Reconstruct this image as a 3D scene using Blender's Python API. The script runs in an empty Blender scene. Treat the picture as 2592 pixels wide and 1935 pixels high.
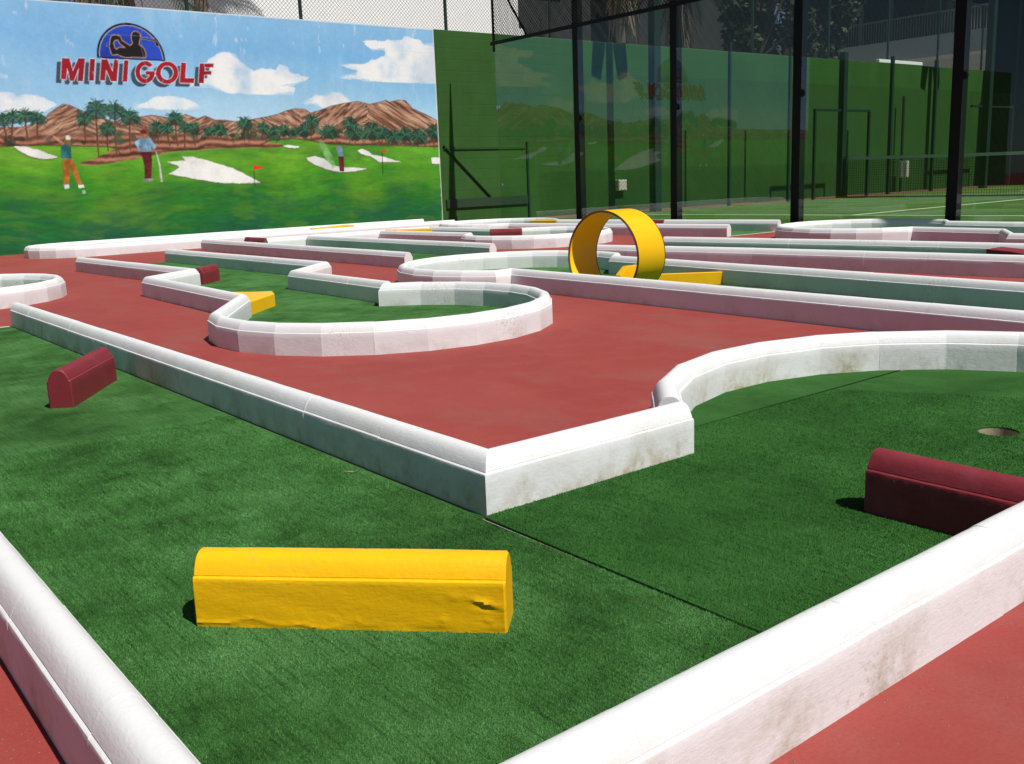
import bpy, math, random
import numpy as np
from mathutils import Matrix, Vector
random.seed(7); rng = np.random.default_rng(7)
D = bpy.data
C = bpy.context.scene.collection
R = math.radians

# ------------------------------------------------------------------ helpers
class MB:
    """collects verts/faces, links them as one mesh object"""
    def __init__(s): s.v = []; s.f = []
    def add(s, vs, fs):
        o = len(s.v); s.v += [tuple(p) for p in vs]; s.f += [tuple(i + o for i in f) for f in fs]
    def box(s, x0, y0, z0, x1, y1, z1):
        s.add([(x0,y0,z0),(x1,y0,z0),(x1,y1,z0),(x0,y1,z0),(x0,y0,z1),(x1,y0,z1),(x1,y1,z1),(x0,y1,z1)],
              [(0,3,2,1),(4,5,6,7),(0,1,5,4),(1,2,6,5),(2,3,7,6),(3,0,4,7)])
    def tube(s, a, b, r, n=8, r2=None):
        a = Vector(a); b = Vector(b); d = (b-a).normalized()
        u = d.orthogonal().normalized(); w = d.cross(u); r2 = r if r2 is None else r2
        vs = []
        for p, q in ((a, r), (b, r2)):
            for k in range(n):
                t = 2*math.pi*k/n + math.pi/n
                vs.append(p + q*(math.cos(t)*u + math.sin(t)*w))
        s.add(vs, [(k, (k+1) % n, n+(k+1) % n, n+k) for k in range(n)] + [tuple(range(n-1, -1, -1)), tuple(range(n, 2*n))])
    def prism(s, poly, z0, z1):
        n = len(poly)
        s.add([(x, y, z0) for x, y in poly] + [(x, y, z1) for x, y in poly],
              [tuple(range(n-1, -1, -1)), tuple(range(n, 2*n))] + [(k, (k+1) % n, n+(k+1) % n, n+k) for k in range(n)])
    def build(s, name, mat, parent=None, smooth=None, loc=None, bevel=0):
        m = D.meshes.new(name); m.from_pydata(s.v, [], s.f); m.update()
        m.materials.append(mat)
        o = D.objects.new(name, m); C.objects.link(o)
        if smooth is not None:
            m.polygons.foreach_set('use_smooth', [True]*len(m.polygons)); m.set_sharp_from_angle(angle=R(smooth))
        if parent: o.parent = parent
        if loc: o.location = loc
        if bevel:
            b = o.modifiers.new('bevel', 'BEVEL'); b.width = bevel; b.segments = 2; b.limit_method = 'ANGLE'; b.angle_limit = R(40)
        return o
def tag(o, label=None, cat=None, group=None, kind=None):
    if label: o['label'] = label
    if cat: o['category'] = cat
    if group: o['group'] = group
    if kind or label: o['kind'] = kind or 'thing'
    return o
def empty(name, loc=(0,0,0), rz=0):
    o = D.objects.new(name, None); o.location = loc; o.rotation_euler = (0,0,rz); o.empty_display_size = .1
    C.objects.link(o); return o
def copy_tree(o, parent=None):
    c = o.copy(); C.objects.link(c)
    if parent: c.parent = parent
    for ch in list(o.children): copy_tree(ch, c)
    return c

# ------------------------------------------------------------------ materials
def lin(c): return tuple(((x/255)/12.92 if x/255 <= .04045 else ((x/255+.055)/1.055)**2.4) for x in c)
class NT:
    def __init__(s, name):
        s.m = D.materials.new(name); s.m.use_nodes = True; s.t = s.m.node_tree; s.t.nodes.clear()
        s.out = s.n('ShaderNodeOutputMaterial'); s.tc = s.n('ShaderNodeTexCoord'); s.geo = s.n('ShaderNodeNewGeometry')
        s.pos = s.geo.outputs['Position']; s.obj = s.tc.outputs['Object']
    def n(s, k, **a):
        x = s.t.nodes.new(k)
        for q, w in a.items(): setattr(x, q, w)
        return x
    def l(s, a, b): s.t.links.new(a, b)
    def set(s, sock, v):
        if hasattr(v, 'is_linked') or isinstance(v, bpy.types.NodeSocket): s.l(v, sock)
        else:
            if sock.type == 'RGBA' and len(v) == 3: v = (*v, 1)
            sock.default_value = v
    def noise(s, scale, detail=4, rough=.55, vec=None, dist=0, out='Fac'):
        x = s.n('ShaderNodeTexNoise'); x.inputs['Scale'].default_value = scale; x.inputs['Detail'].default_value = detail
        x.inputs['Roughness'].default_value = rough; x.inputs['Distortion'].default_value = dist
        s.l(vec if vec is not None else s.pos, x.inputs['Vector']); return x.outputs[out]
    def map(s, vec, scale=(1,1,1), loc=(0,0,0), rot=(0,0,0)):
        x = s.n('ShaderNodeMapping'); x.inputs['Scale'].default_value = scale; x.inputs['Location'].default_value = loc
        x.inputs['Rotation'].default_value = rot; s.l(vec, x.inputs['Vector']); return x.outputs[0]
    def ramp(s, fac, stops, interp='LINEAR'):
        x = s.n('ShaderNodeValToRGB'); x.color_ramp.interpolation = interp; e = x.color_ramp.elements
        while len(e) < len(stops): e.new(.5)
        for k, (p, c) in enumerate(stops):
            e[k].position = p; e[k].color = (*c, 1) if hasattr(c, '__len__') else (c, c, c, 1)
        s.l(fac, x.inputs['Fac']); return x.outputs['Color']
    def mix(s, fac, a, b, mode='MIX'):
        x = s.n('ShaderNodeMix', data_type='RGBA', blend_type=mode)
        s.set(x.inputs[0], fac); s.set(x.inputs[6], a); s.set(x.inputs[7], b); return x.outputs[2]
    def math(s, op, a, b=None, c=None):
        x = s.n('ShaderNodeMath', operation=op)
        for k, v in enumerate((a, b, c)):
            if v is not None: s.set(x.inputs[k], v)
        return x.outputs[0]
    def xyz(s, v):
        x = s.n('ShaderNodeSeparateXYZ'); s.l(v, x.inputs[0]); return x.outputs
    def bump(s, h, strength=.5, dist=.002, normal=None):
        x = s.n('ShaderNodeBump'); x.inputs['Strength'].default_value = strength; x.inputs['Distance'].default_value = dist
        s.l(h, x.inputs['Height'])
        if normal: s.l(normal, x.inputs['Normal'])
        return x.outputs[0]
    def bsdf(s, col, rough=.6, normal=None, metal=0, spec=.5):
        x = s.n('ShaderNodeBsdfPrincipled'); s.set(x.inputs['Base Color'], col); s.set(x.inputs['Roughness'], rough)
        x.inputs['Metallic'].default_value = metal; x.inputs['Specular IOR Level'].default_value = spec
        if normal: s.l(normal, x.inputs['Normal'])
        s.l(x.outputs[0], s.out.inputs['Surface']); return x
M = {}
def plain(name, col, rough=.6, var=.12, scale=6, metal=0, bump=.0, bscale=60, spec=.4):
    t = NT(name); nz = t.noise(scale, 5)
    c = t.mix(nz, tuple(x*(1-var) for x in col), tuple(min(1, x*(1+var)) for x in col))
    nb = t.bump(t.noise(bscale, 4), bump, .004) if bump else None
    t.bsdf(c, rough, nb, metal, spec); M[name] = t.m

def masonry_paint(name, col, stain, dirt_amt, rough=.6, hue=None, spec=.35, chip=None, bump=.42, zone=1.0):
    """thick brushed paint on concrete kerb stones: lumps, brush strokes, stains and scuffs"""
    t = NT(name); p = t.pos; z = t.xyz(p)[2]
    big = t.noise(3.1, 6, .6); med = t.noise(11, 7, .65); fine = t.noise(90, 4, .6)
    c = t.mix(t.ramp(big, [(.35, 0), (.7, 1)]), tuple(x*.97 for x in col), col)
    if hue: c = t.mix(t.ramp(t.noise(5, 3), [(.5, 0), (.72, .7)]), c, hue)
    # splash dirt low on the faces, patchy
    low = t.ramp(z, [(0.0, 1), (.062*zone, .3), (.105*zone, 0)])
    patch = t.ramp(t.noise(4.2, 8, .7, dist=.4), [(.45, 0), (.66, 1)])
    grit = t.ramp(t.noise(38, 7, .75), [(.36, .35), (.66, 1)])
    d = t.math('MULTIPLY', t.math('MULTIPLY', low, patch), grit)
    d = t.math('MULTIPLY', d, dirt_amt)
    c = t.mix(d, c, stain)
    # worn scuffs on the shoulder of the cap
    sc = t.math('MULTIPLY', t.ramp(t.noise(1.7, 3, .5), [(.56, 0), (.68, 1)]), t.ramp(t.noise(75, 5, .7), [(.52, 0), (.66, 1)]))
    c = t.mix(t.math('MULTIPLY', sc, .7*min(1, dirt_amt*1.6)), c, tuple(.75*a+.1 for a in stain))
    smear = t.noise(1.0, 6, .65, vec=t.map(p, (7, 7, 2.2)))
    c = t.mix(t.ramp(smear, [(.54, 0), (.80, .13)]), c, tuple(.6*a for a in col))
    spk = t.ramp(t.noise(160, 2, .5), [(.74, 0), (.78, 1)])
    c = t.mix(t.math('MULTIPLY', spk, .35), c, chip or tuple(.3*a for a in col))
    h = t.math('ADD', t.math('MULTIPLY', med, 1.0), t.math('MULTIPLY', fine, .45))
    strokes = t.noise(30, 4, .6, vec=t.map(p, (1, 1, 6)))
    h = t.math('ADD', h, t.math('MULTIPLY', strokes, .35))
    t.bsdf(c, rough, t.bump(h, bump, .0038), 0, spec); M[name] = t.m
masonry_paint('white_paint', (.735,.745,.755), (.40,.36,.26), .9)
masonry_paint('white_paint_stained', (.735,.745,.755), (.36,.31,.18), 1.5, zone=1.6)
masonry_paint('yellow_paint', (.90,.50,.004), (.45,.22,.01), .3, rough=.42, hue=(.86,.45,.003), chip=(.5,.26,.01))
masonry_paint('maroon_paint', (.205,.021,.031), (.15,.03,.025), .8, rough=.55, hue=(.27,.055,.07), chip=(.08,.01,.015))

def red_ground():
    t = NT('red_concrete')
    a = t.noise(.9, 7, .62, dist=.3); b = t.noise(6, 6, .65); f = t.noise(140, 3, .6)
    c = t.ramp(a, [(.3, (.270,.044,.038)), (.52, (.302,.053,.045)), (.75, (.322,.070,.058))])
    c = t.mix(t.ramp(b, [(.48, 0), (.75, .4)]), c, (.34,.095,.075))
    worn = t.noise(2.2, 8, .7, vec=t.map(t.pos, (1, .45, 1)))
    c = t.mix(t.ramp(worn, [(.5, 0), (.70, .75)]), c, (.262,.092,.074))
    dk = t.noise(1.4, 7, .7, vec=t.map(t.pos, (1.3, .5, 1), (5, 2, 0)))
    c = t.mix(t.ramp(dk, [(.56, 0), (.74, .5)]), c, (.20,.034,.032))
    crumbs = t.ramp(t.noise(55, 2, .5), [(.76, 0), (.80, 1)])
    c = t.mix(t.math('MULTIPLY', crumbs, .35), c, (.10,.05,.04))
    c = t.mix(t.ramp(f, [(.3, .35), (.6, 0)]), c, (.20,.03,.028))
    h = t.math('ADD', t.math('MULTIPLY', t.noise(45, 5, .6), 1), t.math('MULTIPLY', f, .4))
    t.bsdf(c, .75, t.bump(h, .35, .003), 0, .25); M['red_concrete'] = t.m
red_ground()

def turf(name, dark, mid, light, ss=1.0, blades=False):
    t = NT(name); p = t.pos
    a = t.noise(1.9*ss, 7, .62, dist=.5); b = t.noise(6.5*ss, 6, .65, dist=.3)
    k = t.math('ADD', t.math('MULTIPLY', a, .62), t.math('MULTIPLY', b, .38))
    c = t.ramp(k, [(.37, dark), (.5, mid), (.63, light)])
    # tufting rows run along the roll
    rows = t.noise(1.0, 3, .6, vec=t.map(p, (150, 5, 1)))
    c = t.mix(t.ramp(rows, [(.32, .55), (.5, 0)]), c, tuple(x*.45 for x in dark))
    f = t.noise(420, 3, .7); f2 = t.noise(190, 4, .7)
    c = t.mix(t.ramp(f, [(.34, .75), (.56, 0)]), c, tuple(x*.35 for x in dark))
    c = t.mix(t.ramp(f2, [(.55, 0), (.8, .5)]), c, tuple(min(1, x*1.7) for x in light))
    h = t.math('ADD', f, t.math('MULTIPLY', f2, .8))
    bs = t.bsdf(c, .9, None if blades else t.bump(h, 1.0, .006), 0, .1)
    M[name] = t.m
turf('turf', (.033,.108,.022), (.074,.226,.054), (.132,.325,.104))
turf('turf_dense', (.035,.126,.025), (.052,.182,.036), (.072,.226,.054))
turf('court_turf', (.055,.130,.024), (.085,.190,.036), (.115,.230,.050), .35)

def mural_mat():
    t = NT('mural_paint'); a = t.n('ShaderNodeVertexColor', layer_name='Col')
    h = t.math('ADD', t.noise(18, 5, .6), t.math('MULTIPLY', t.noise(70, 3), .4))
    t.bsdf(a.outputs['Color'], .7, t.bump(h, .25, .01), 0, .25); M['mural_paint'] = t.m
mural_mat()
def green_wall():
    t = NT('green_wall_paint'); p = t.pos; x, y, z = t.xyz(p)
    c = t.ramp(t.noise(.8, 6, .6), [(.3, (.023,.078,.013)), (.7, (.032,.104,.018))])
    st = t.noise(1, 6, .65, vec=t.map(p, (5, 1, .7)))
    c = t.mix(t.ramp(st, [(.5, 0), (.8, .35)]), c, (.06,.13,.04))
    course = t.math('PINGPONG', z, .11)
    c = t.mix(t.ramp(course, [(0, .25), (.012, 0)]), c, (.02,.06,.012))
    h = t.math('ADD', t.noise(14, 5), t.math('MULTIPLY', t.ramp(course, [(0, 0), (.012, 1)]), .5))
    t.bsdf(c, .7, t.bump(h, .3, .01), 0, .25); M['green_wall_paint'] = t.m
green_wall()
plain('black_steel', (.004,.005,.005), .55, .2, spec=.2)
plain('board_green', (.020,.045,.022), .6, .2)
plain('dark_green_steel', (.012,.030,.022), .45, .2)
plain('wire', (.035,.045,.040), .5, .2)
plain('dark_wire', (.010,.012,.012), .5, .2)
plain('plaster', (.90,.90,.89), .8, .03, 1.5, bump=.2, bscale=8)
plain('grey_plaster', (.30,.30,.29), .85, .15, .8, bump=.2, bscale=8)
plain('dark_cladding', (.030,.031,.033), .8, .2, .8)
plain('yard_concrete', (.42,.40,.37), .85, .12, 2)
plain('tan_plaster', (.36,.29,.20), .85, .1, 2)
plain('window_dark', (.012,.016,.030), .08, .1, spec=.6)
plain('rail_paint', (.36,.34,.30), .5, .1)
plain('box_plastic', (.62,.62,.52), .45, .06)
plain('white_metal', (.80,.82,.80), .4, .04)
plain('galvanised', (.42,.44,.45), .35, .1, 4, metal=.6)
plain('net_cord', (.008,.010,.009), .8, .1)
plain('net_tape', (.46,.50,.47), .7, .08)
plain('line_paint', (.62,.66,.52), .8, .08)
plain('kerb_line', (.62,.50,.46), .8, .15, 20)
plain('brown_border', (.20,.105,.075), .85, .25, 3, bump=.3, bscale=40)
plain('rusty_edge', (.10,.045,.012), .7, .4, 30)
plain('cup_plastic', (.36,.31,.21), .7, .35, 18, bump=.4)
plain('bark', (.085,.060,.040), .9, .35, 9, bump=.8, bscale=20)
plain('palm_bark', (.16,.12,.085), .9, .35, 9, bump=.8, bscale=14)
plain('dry_frond', (.20,.15,.095), .85, .35, 3)
plain('screen_cloth', (.010,.018,.015), .9, .2, 1.5)
plain('twig', (.42,.33,.18), .8, .25, 30)
plain('pebble', (.28,.20,.13), .85, .3, 40)
plain('seam_shadow', (.30,.29,.24), .85, .25, 25)
def leafmat(name, a, b):
    t = NT(name); oi = t.noise(2.3, 4, .6); r = t.noise(23, 2)
    c = t.mix(oi, a, b); c = t.mix(t.ramp(r, [(.4, 0), (.7, .5)]), c, tuple(x*1.5 for x in b))
    x = t.bsdf(c, .6, None, 0, .25); M[name] = t.m
leafmat('leaf_dark', (.022,.030,.013), (.050,.060,.026))
leafmat('leaf_palm', (.012,.024,.009), (.030,.048,.018))
def glass():
    t = NT('pane_glass')
    tr = t.n('ShaderNodeBsdfTransparent'); tr.inputs['Color'].default_value = (.89,.935,.915,1)
    gl = t.n('ShaderNodeBsdfGlossy'); gl.inputs['Roughness'].default_value = 0.0; gl.inputs['Color'].default_value = (.62,.67,.66,1)
    dt = t.n('ShaderNodeVectorMath', operation='DOT_PRODUCT'); t.l(t.geo.outputs['Normal'], dt.inputs[0]); t.l(t.geo.outputs['Incoming'], dt.inputs[1])
    k = t.math('SUBTRACT', 1.0, t.math('MINIMUM', t.math('ABSOLUTE', dt.outputs['Value']), 1.0))
    fr = t.math('MULTIPLY_ADD', t.math('POWER', k, 5.0), .955, .045)      # Schlick
    mx = t.n('ShaderNodeMixShader'); t.l(fr, mx.inputs[0]); t.l(tr.outputs[0], mx.inputs[1]); t.l(gl.outputs[0], mx.inputs[2])
    t.l(mx.outputs[0], t.out.inputs['Surface']); M['pane_glass'] = t.m
glass()
SUN, SKY, EXPO = 5.0, .05, .03
CLOUDS=[[(6.562,2.643),(6.749,2.743),(6.961,3.059),(7.127,3.161),(7.34,3.207),(7.461,3.104),(7.637,2.989),(7.793,2.921),(7.988,2.953),(8.183,2.96),(8.249,3.061),(8.389,3.054),(8.464,2.944),(8.631,2.887),(8.858,2.83),(8.736,2.776),(8.56,2.746),(8.269,2.687),(8.551,2.644),(8.515,2.567),(8.085,2.52),(7.59,2.522),(7.22,2.551),(6.916,2.628)],[(9.49,2.863),(9.835,2.926),(9.903,2.994),(9.569,3.074),(9.977,3.128),(10.3,3.194),(10.569,3.339),(10.576,3.433),(10.222,3.429),(10.041,3.538),(10.298,3.578),(10.718,3.573),(10.919,3.624),(11.023,3.678),(11.393,3.649),(11.488,3.545),(11.765,3.531),(11.771,2.821),(10.927,2.811),(9.953,2.837)],[(8.643,2.391),(8.885,2.472),(9.126,2.502),(9.314,2.584),(9.497,2.588),(9.67,2.434),(9.847,2.303),(9.166,2.269),(8.935,2.37)],[(5.591,2.297),(5.86,2.37),(5.966,2.453),(6.212,2.482),(6.478,2.428),(6.741,2.289),(6.432,2.237),(6.039,2.244)],[(3.191,2.388),(3.595,2.46),(3.716,2.462),(3.786,2.378),(3.956,2.424),(4.204,2.408),(4.403,2.302),(4.176,2.189),(3.156,2.136)],[(3.551,2.733),(3.729,2.717),(3.703,2.674),(3.541,2.659)]]
RIDGE=[(2.934,1.926),(3.832,1.948),(4.157,2.036),(4.257,2.157),(4.373,2.235),(4.489,2.303),(4.575,2.293),(4.699,2.239),(4.823,2.174),(5.036,2.085),(5.259,2.041),(5.496,2.088),(5.737,2.125),(5.883,2.149),(6.097,2.116),(6.24,2.069),(6.449,2.166),(6.669,2.096),(6.802,2.145),(6.976,2.073),(7.145,2.074),(7.355,2.051),(7.656,2.09),(7.908,2.129),(8.165,2.181),(8.342,2.247),(8.518,2.287),(8.721,2.276),(8.832,2.213),(9.045,2.267),(9.294,2.349),(9.606,2.406),(9.858,2.437),(10.108,2.387),(10.404,2.446),(10.471,2.469),(10.567,2.435),(10.769,2.479),(10.936,2.469),(11.095,2.319),(11.397,2.21),(11.792,2.043)]
RIDGE2=[(8.942,1.771),(9.129,1.849),(9.446,1.981),(9.765,2.062),(10.1,2.28),(10.404,2.446),(10.471,2.469),(10.567,2.435),(10.769,2.479),(10.936,2.469),(11.095,2.319),(11.397,2.21),(11.792,2.043),(11.766,1.642)]
LOW=[(2.91,1.747),(3.497,1.722),(4.119,1.739),(4.504,1.725),(5.126,1.697),(5.074,1.64),(4.654,1.52),(4.537,1.466),(4.596,1.408),(4.822,1.431),(5.191,1.466),(5.666,1.51),(6.009,1.543),(6.411,1.585),(6.927,1.609),(7.362,1.592),(8.224,1.595),(8.169,1.626),(7.643,1.677),(7.868,1.713),(8.525,1.734),(8.935,1.692),(9.414,1.595),(10.012,1.575),(10.501,1.556),(11.176,1.52),(11.772,1.47)]
BUNK=[[(3.682,1.666),(3.856,1.653),(4.017,1.607),(4.178,1.539),(4.312,1.492),(4.232,1.46),(4.042,1.468),(3.88,1.521),(3.746,1.6)],[(6.04,1.38),(6.366,1.398),(6.323,1.471),(6.499,1.456),(6.774,1.39),(6.925,1.338),(7.194,1.257),(7.451,1.125),(7.726,0.977),(7.3,0.978),(6.903,1.011),(6.485,1.09),(6.054,1.175),(6.252,1.279),(6.231,1.316)],[(8.672,1.407),(8.852,1.43),(9.029,1.387),(9.201,1.264),(9.382,1.22),(9.694,1.199),(9.964,1.179),(9.689,1.131),(9.343,1.127),(9.072,1.187),(8.838,1.272),(8.696,1.354)],[(9.768,1.524),(9.882,1.555),(10.038,1.493),(10.098,1.437),(10.421,1.377),(10.749,1.287),(10.25,1.297),(10.031,1.411),(9.842,1.455)],[(11.48,1.359),(11.737,1.36),(11.743,1.233),(11.49,1.238)],[(8.212,1.62),(8.343,1.64),(8.557,1.604),(8.511,1.584),(8.31,1.594)]]
PALMS=[(3.581,2.055,0.122,3.621,1.742),(3.739,2.098,0.134,3.675,1.764),(3.906,2.121,0.125,3.903,1.773),(4.09,2.09,0.126,4.046,1.75),(4.79,2.084,0.134,4.771,1.746),(4.985,2.22,0.193,4.94,1.47),(5.131,1.926,0.149,5.098,1.56),(5.279,2.212,0.174,5.231,1.512),(5.511,2.111,0.177,5.46,1.578),(5.945,1.95,0.134,5.949,1.667),(6.113,1.927,0.111,6.13,1.641),(6.267,2.093,0.149,6.267,1.64),(6.426,1.951,0.126,6.389,1.615),(6.575,1.927,0.127,6.569,1.637),(6.826,1.878,0.103,6.828,1.781),(7.01,1.903,0.145,6.998,1.78),(3.424,2.075,0.12,3.381,1.755),(3.279,2.032,0.119,3.24,1.745),(7.061,1.903,0.119,7.048,1.78),(7.525,2.002,0.164,7.503,1.778),(7.862,1.94,0.125,7.846,1.776),(8.082,1.902,0.113,8.07,1.775),(8.267,1.902,0.129,8.256,1.787),(8.657,1.902,0.162,8.646,1.772),(8.848,2.058,0.164,8.825,1.797),(9.192,1.875,0.184,9.183,1.77),(9.666,2.008,0.189,9.671,1.687),(9.747,1.848,0.19,9.732,1.659),(10.118,1.901,0.211,10.115,1.656),(10.358,1.846,0.164,10.341,1.627),(10.618,1.79,0.168,10.606,1.624),(10.889,1.817,0.187,10.873,1.594),(11.195,1.788,0.208,11.179,1.562),(11.585,1.872,0.213,11.562,1.53)]
FIG=[('skin',[(4.419,1.659),(4.265,1.804),(4.283,1.826),(4.447,1.703)]),('hair',[(4.444,1.77),(4.53,1.758),(4.509,1.59),(4.462,1.568),(4.433,1.681)]),('white',[(4.467,1.815),(4.516,1.826),(4.547,1.792),(4.533,1.752),(4.464,1.759)]),('teal',[(4.387,1.659),(4.445,1.692),(4.527,1.646),(4.514,1.455),(4.379,1.457),(4.373,1.547)]),('orange',[(4.38,1.462),(4.515,1.459),(4.554,1.386),(4.625,1.066),(4.563,1.045),(4.478,1.343),(4.426,1.061),(4.345,1.063),(4.369,1.255)]),('white',[(4.344,1.057),(4.425,1.054),(4.424,0.999),(4.357,0.988)]),('white',[(4.563,1.045),(4.641,1.047),(4.657,1.0),(4.567,0.994)]),('white',[(4.611,0.951),(4.652,0.955),(4.671,0.926),(4.645,0.9),(4.613,0.91)]),('shirt',[(5.547,1.717),(5.698,1.791),(5.816,1.774),(5.895,1.62),(5.843,1.585),(5.808,1.656),(5.802,1.546),(5.642,1.548),(5.646,1.646),(5.601,1.67),(5.638,1.576),(5.613,1.565),(5.545,1.694)]),('skin',[(5.67,1.857),(5.754,1.856),(5.749,1.774),(5.684,1.768)]),('maroon',[(5.65,1.892),(5.701,1.92),(5.771,1.903),(5.764,1.845),(5.657,1.845)]),('trouser',[(5.635,1.552),(5.81,1.55),(5.791,1.337),(5.753,1.112),(5.65,1.115),(5.668,1.316)]),('grey',[(5.621,1.116),(5.789,1.111),(5.785,1.071),(5.615,1.069)]),('white',[(5.875,1.549),(5.892,1.549),(5.931,1.334),(5.938,1.047),(5.904,1.048),(5.907,1.335)]),('spray',[(8.932,1.653),(9.041,1.704),(9.217,1.451),(9.274,1.222),(9.195,1.197),(9.06,1.4)]),('shirt',[(9.336,1.583),(9.385,1.614),(9.45,1.581),(9.454,1.407),(9.355,1.409)]),('grey',[(9.307,1.609),(9.354,1.622),(9.377,1.529),(9.329,1.503)]),('trouser',[(9.353,1.422),(9.461,1.42),(9.45,1.137),(9.36,1.14)]),('pole',[(7.607,1.311),(7.62,1.311),(7.605,0.929),(7.591,0.93)]),('flag',[(7.605,1.298),(7.823,1.249),(7.607,1.199)]),('pole',[(10.318,1.544),(10.335,1.544),(10.313,1.052),(10.297,1.052)]),('flag',[(10.317,1.531),(10.487,1.502),(10.325,1.465)])]
LOGO=[(5.655,3.045),(5.125,3.047),(6.205,3.04),(5.706,3.59)]
SIL=[[(5.693,3.414),(5.722,3.461),(5.774,3.473),(5.822,3.444),(5.824,3.376),(5.802,3.312),(5.792,3.266),(5.862,3.22),(5.886,3.141),(5.881,3.072),(5.541,3.063),(5.463,3.084),(5.42,3.109),(5.42,3.165),(5.466,3.205),(5.581,3.206),(5.667,3.251),(5.702,3.291),(5.685,3.346)],[(5.338,3.094),(5.319,3.216),(5.342,3.317),(5.373,3.383),(5.447,3.396),(5.504,3.377),(5.524,3.315),(5.643,3.243),(5.602,3.189),(5.496,3.265),(5.462,3.33),(5.415,3.321),(5.383,3.281),(5.386,3.208),(5.433,3.159),(5.419,3.098)],[(5.814,3.371),(5.822,3.383),(6.056,3.359),(6.106,3.318),(6.126,3.283),(6.104,3.25),(6.077,3.271),(6.066,3.337)]]
TEXT=[[(4.56,3.005),(4.675,3.01),(4.704,2.814),(4.805,3.011),(4.913,3.011),(4.839,2.664),(4.751,2.662),(4.798,2.862),(4.697,2.665),(4.642,2.663),(4.623,2.855),(4.584,2.679),(4.505,2.685)],[(4.988,3.015),(5.068,3.014),(5.007,2.674),(4.929,2.676)],[(5.164,3.013),(5.261,3.017),(5.318,2.824),(5.363,3.017),(5.439,3.015),(5.369,2.675),(5.277,2.672),(5.219,2.855),(5.182,2.679),(5.101,2.681)],[(5.524,3.014),(5.597,3.013),(5.537,2.675),(5.461,2.678)],[(5.987,2.951),(5.968,2.975),(5.945,2.995),(5.917,3.008),(5.887,3.014),(5.856,3.014),(5.824,3.007),(5.793,2.993),(5.764,2.974),(5.739,2.949),(5.717,2.92),(5.701,2.887),(5.69,2.853),(5.685,2.818),(5.686,2.784),(5.693,2.752),(5.706,2.723),(5.725,2.698),(5.748,2.678),(5.775,2.664),(5.804,2.657),(5.836,2.656),(5.868,2.663),(5.899,2.676),(5.928,2.695),(5.954,2.72),(5.976,2.749),(5.994,2.781),(6.005,2.816),(5.999,2.767),(6.009,2.86),(5.856,2.854),(5.844,2.79),(5.922,2.792),(5.921,2.802),(5.912,2.784),(5.901,2.768),(5.889,2.754),(5.874,2.743),(5.859,2.735),(5.843,2.73),(5.828,2.73),(5.813,2.733),(5.799,2.739),(5.787,2.749),(5.777,2.762),(5.77,2.777),(5.765,2.794),(5.763,2.813),(5.763,2.832),(5.767,2.852),(5.773,2.871),(5.782,2.888),(5.793,2.904),(5.806,2.918),(5.82,2.929),(5.836,2.936),(5.851,2.941),(5.867,2.941),(5.881,2.938),(5.895,2.931),(5.907,2.922),(5.917,2.909)],[(6.407,2.845),(6.397,2.804),(6.379,2.765),(6.352,2.73),(6.318,2.7),(6.279,2.677),(6.237,2.662),(6.194,2.657),(6.152,2.66),(6.114,2.672),(6.08,2.693),(6.054,2.721),(6.035,2.755),(6.025,2.792),(6.025,2.832),(6.034,2.873),(6.053,2.911),(6.079,2.947),(6.112,2.976),(6.15,2.999),(6.192,3.014),(6.235,3.02),(6.277,3.018),(6.316,3.006),(6.35,2.985),(6.377,2.958),(6.396,2.924),(6.406,2.886),(6.407,2.845),(6.323,2.842),(6.323,2.867),(6.317,2.891),(6.307,2.912),(6.292,2.929),(6.273,2.941),(6.251,2.949),(6.227,2.951),(6.203,2.947),(6.179,2.938),(6.157,2.924),(6.139,2.906),(6.123,2.884),(6.113,2.86),(6.107,2.835),(6.107,2.81),(6.113,2.787),(6.123,2.766),(6.138,2.749),(6.157,2.736),(6.179,2.729),(6.202,2.727),(6.226,2.73),(6.25,2.739),(6.272,2.753),(6.291,2.772),(6.307,2.793),(6.317,2.817),(6.323,2.842)],[(6.472,3.011),(6.562,3.015),(6.519,2.76),(6.677,2.76),(6.661,2.681),(6.411,2.679)],[(6.797,3.01),(7.049,3.02),(7.034,2.955),(6.882,2.949),(6.871,2.889),(6.997,2.894),(6.985,2.831),(6.859,2.827),(6.835,2.69),(6.738,2.688)]]
SHOFF=(-0.082,-0.059)
# ------------------------------------------------------------------ ground sheets (with a real hole for the cup)
CUP = (3.077, 1.408); CUPR = .062
def circle(cx, cy, r, n=40, rev=False):
    p = [(cx+r*math.cos(2*math.pi*k/n), cy+r*math.sin(2*math.pi*k/n)) for k in range(n)]
    return p[::-1] if rev else p
def sheet(name, polys, z, mat, thick=0.0):
    cu = D.curves.new(name, 'CURVE'); cu.dimensions = '2D'; cu.fill_mode = 'BOTH'; cu.extrude = thick/2
    for poly in polys:
        s = cu.splines.new('POLY'); s.points.add(len(poly)-1); s.use_cyclic_u = True
        for q, (x, y) in zip(s.points, poly): q.co = (x, y, 0, 1)
    o = D.objects.new(name, cu); C.objects.link(o)
    dg = bpy.context.evaluated_depsgraph_get(); me = D.meshes.new_from_object(o.evaluated_get(dg))
    D.objects.remove(o); me.name = name; me.materials.clear(); me.materials.append(mat)
    n = D.objects.new(name, me); n.location = (0, 0, z - thick/2); C.objects.link(n); return n
hole = circle(*CUP, CUPR, rev=True)
tag(sheet('ground', [[(-40,-25),(90,-25),(90,90),(-40,90)], hole], 0, M['red_concrete']), kind='structure')

def arc(cx, cy, r, a0, a1, n=None):
    n = n or max(2, round(abs(a1-a0)/15.2))
    return [(cx+r*math.cos(R(a0+(a1-a0)*k/n)), cy+r*math.sin(R(a0+(a1-a0)*k/n))) for k in range(n+1)]

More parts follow.
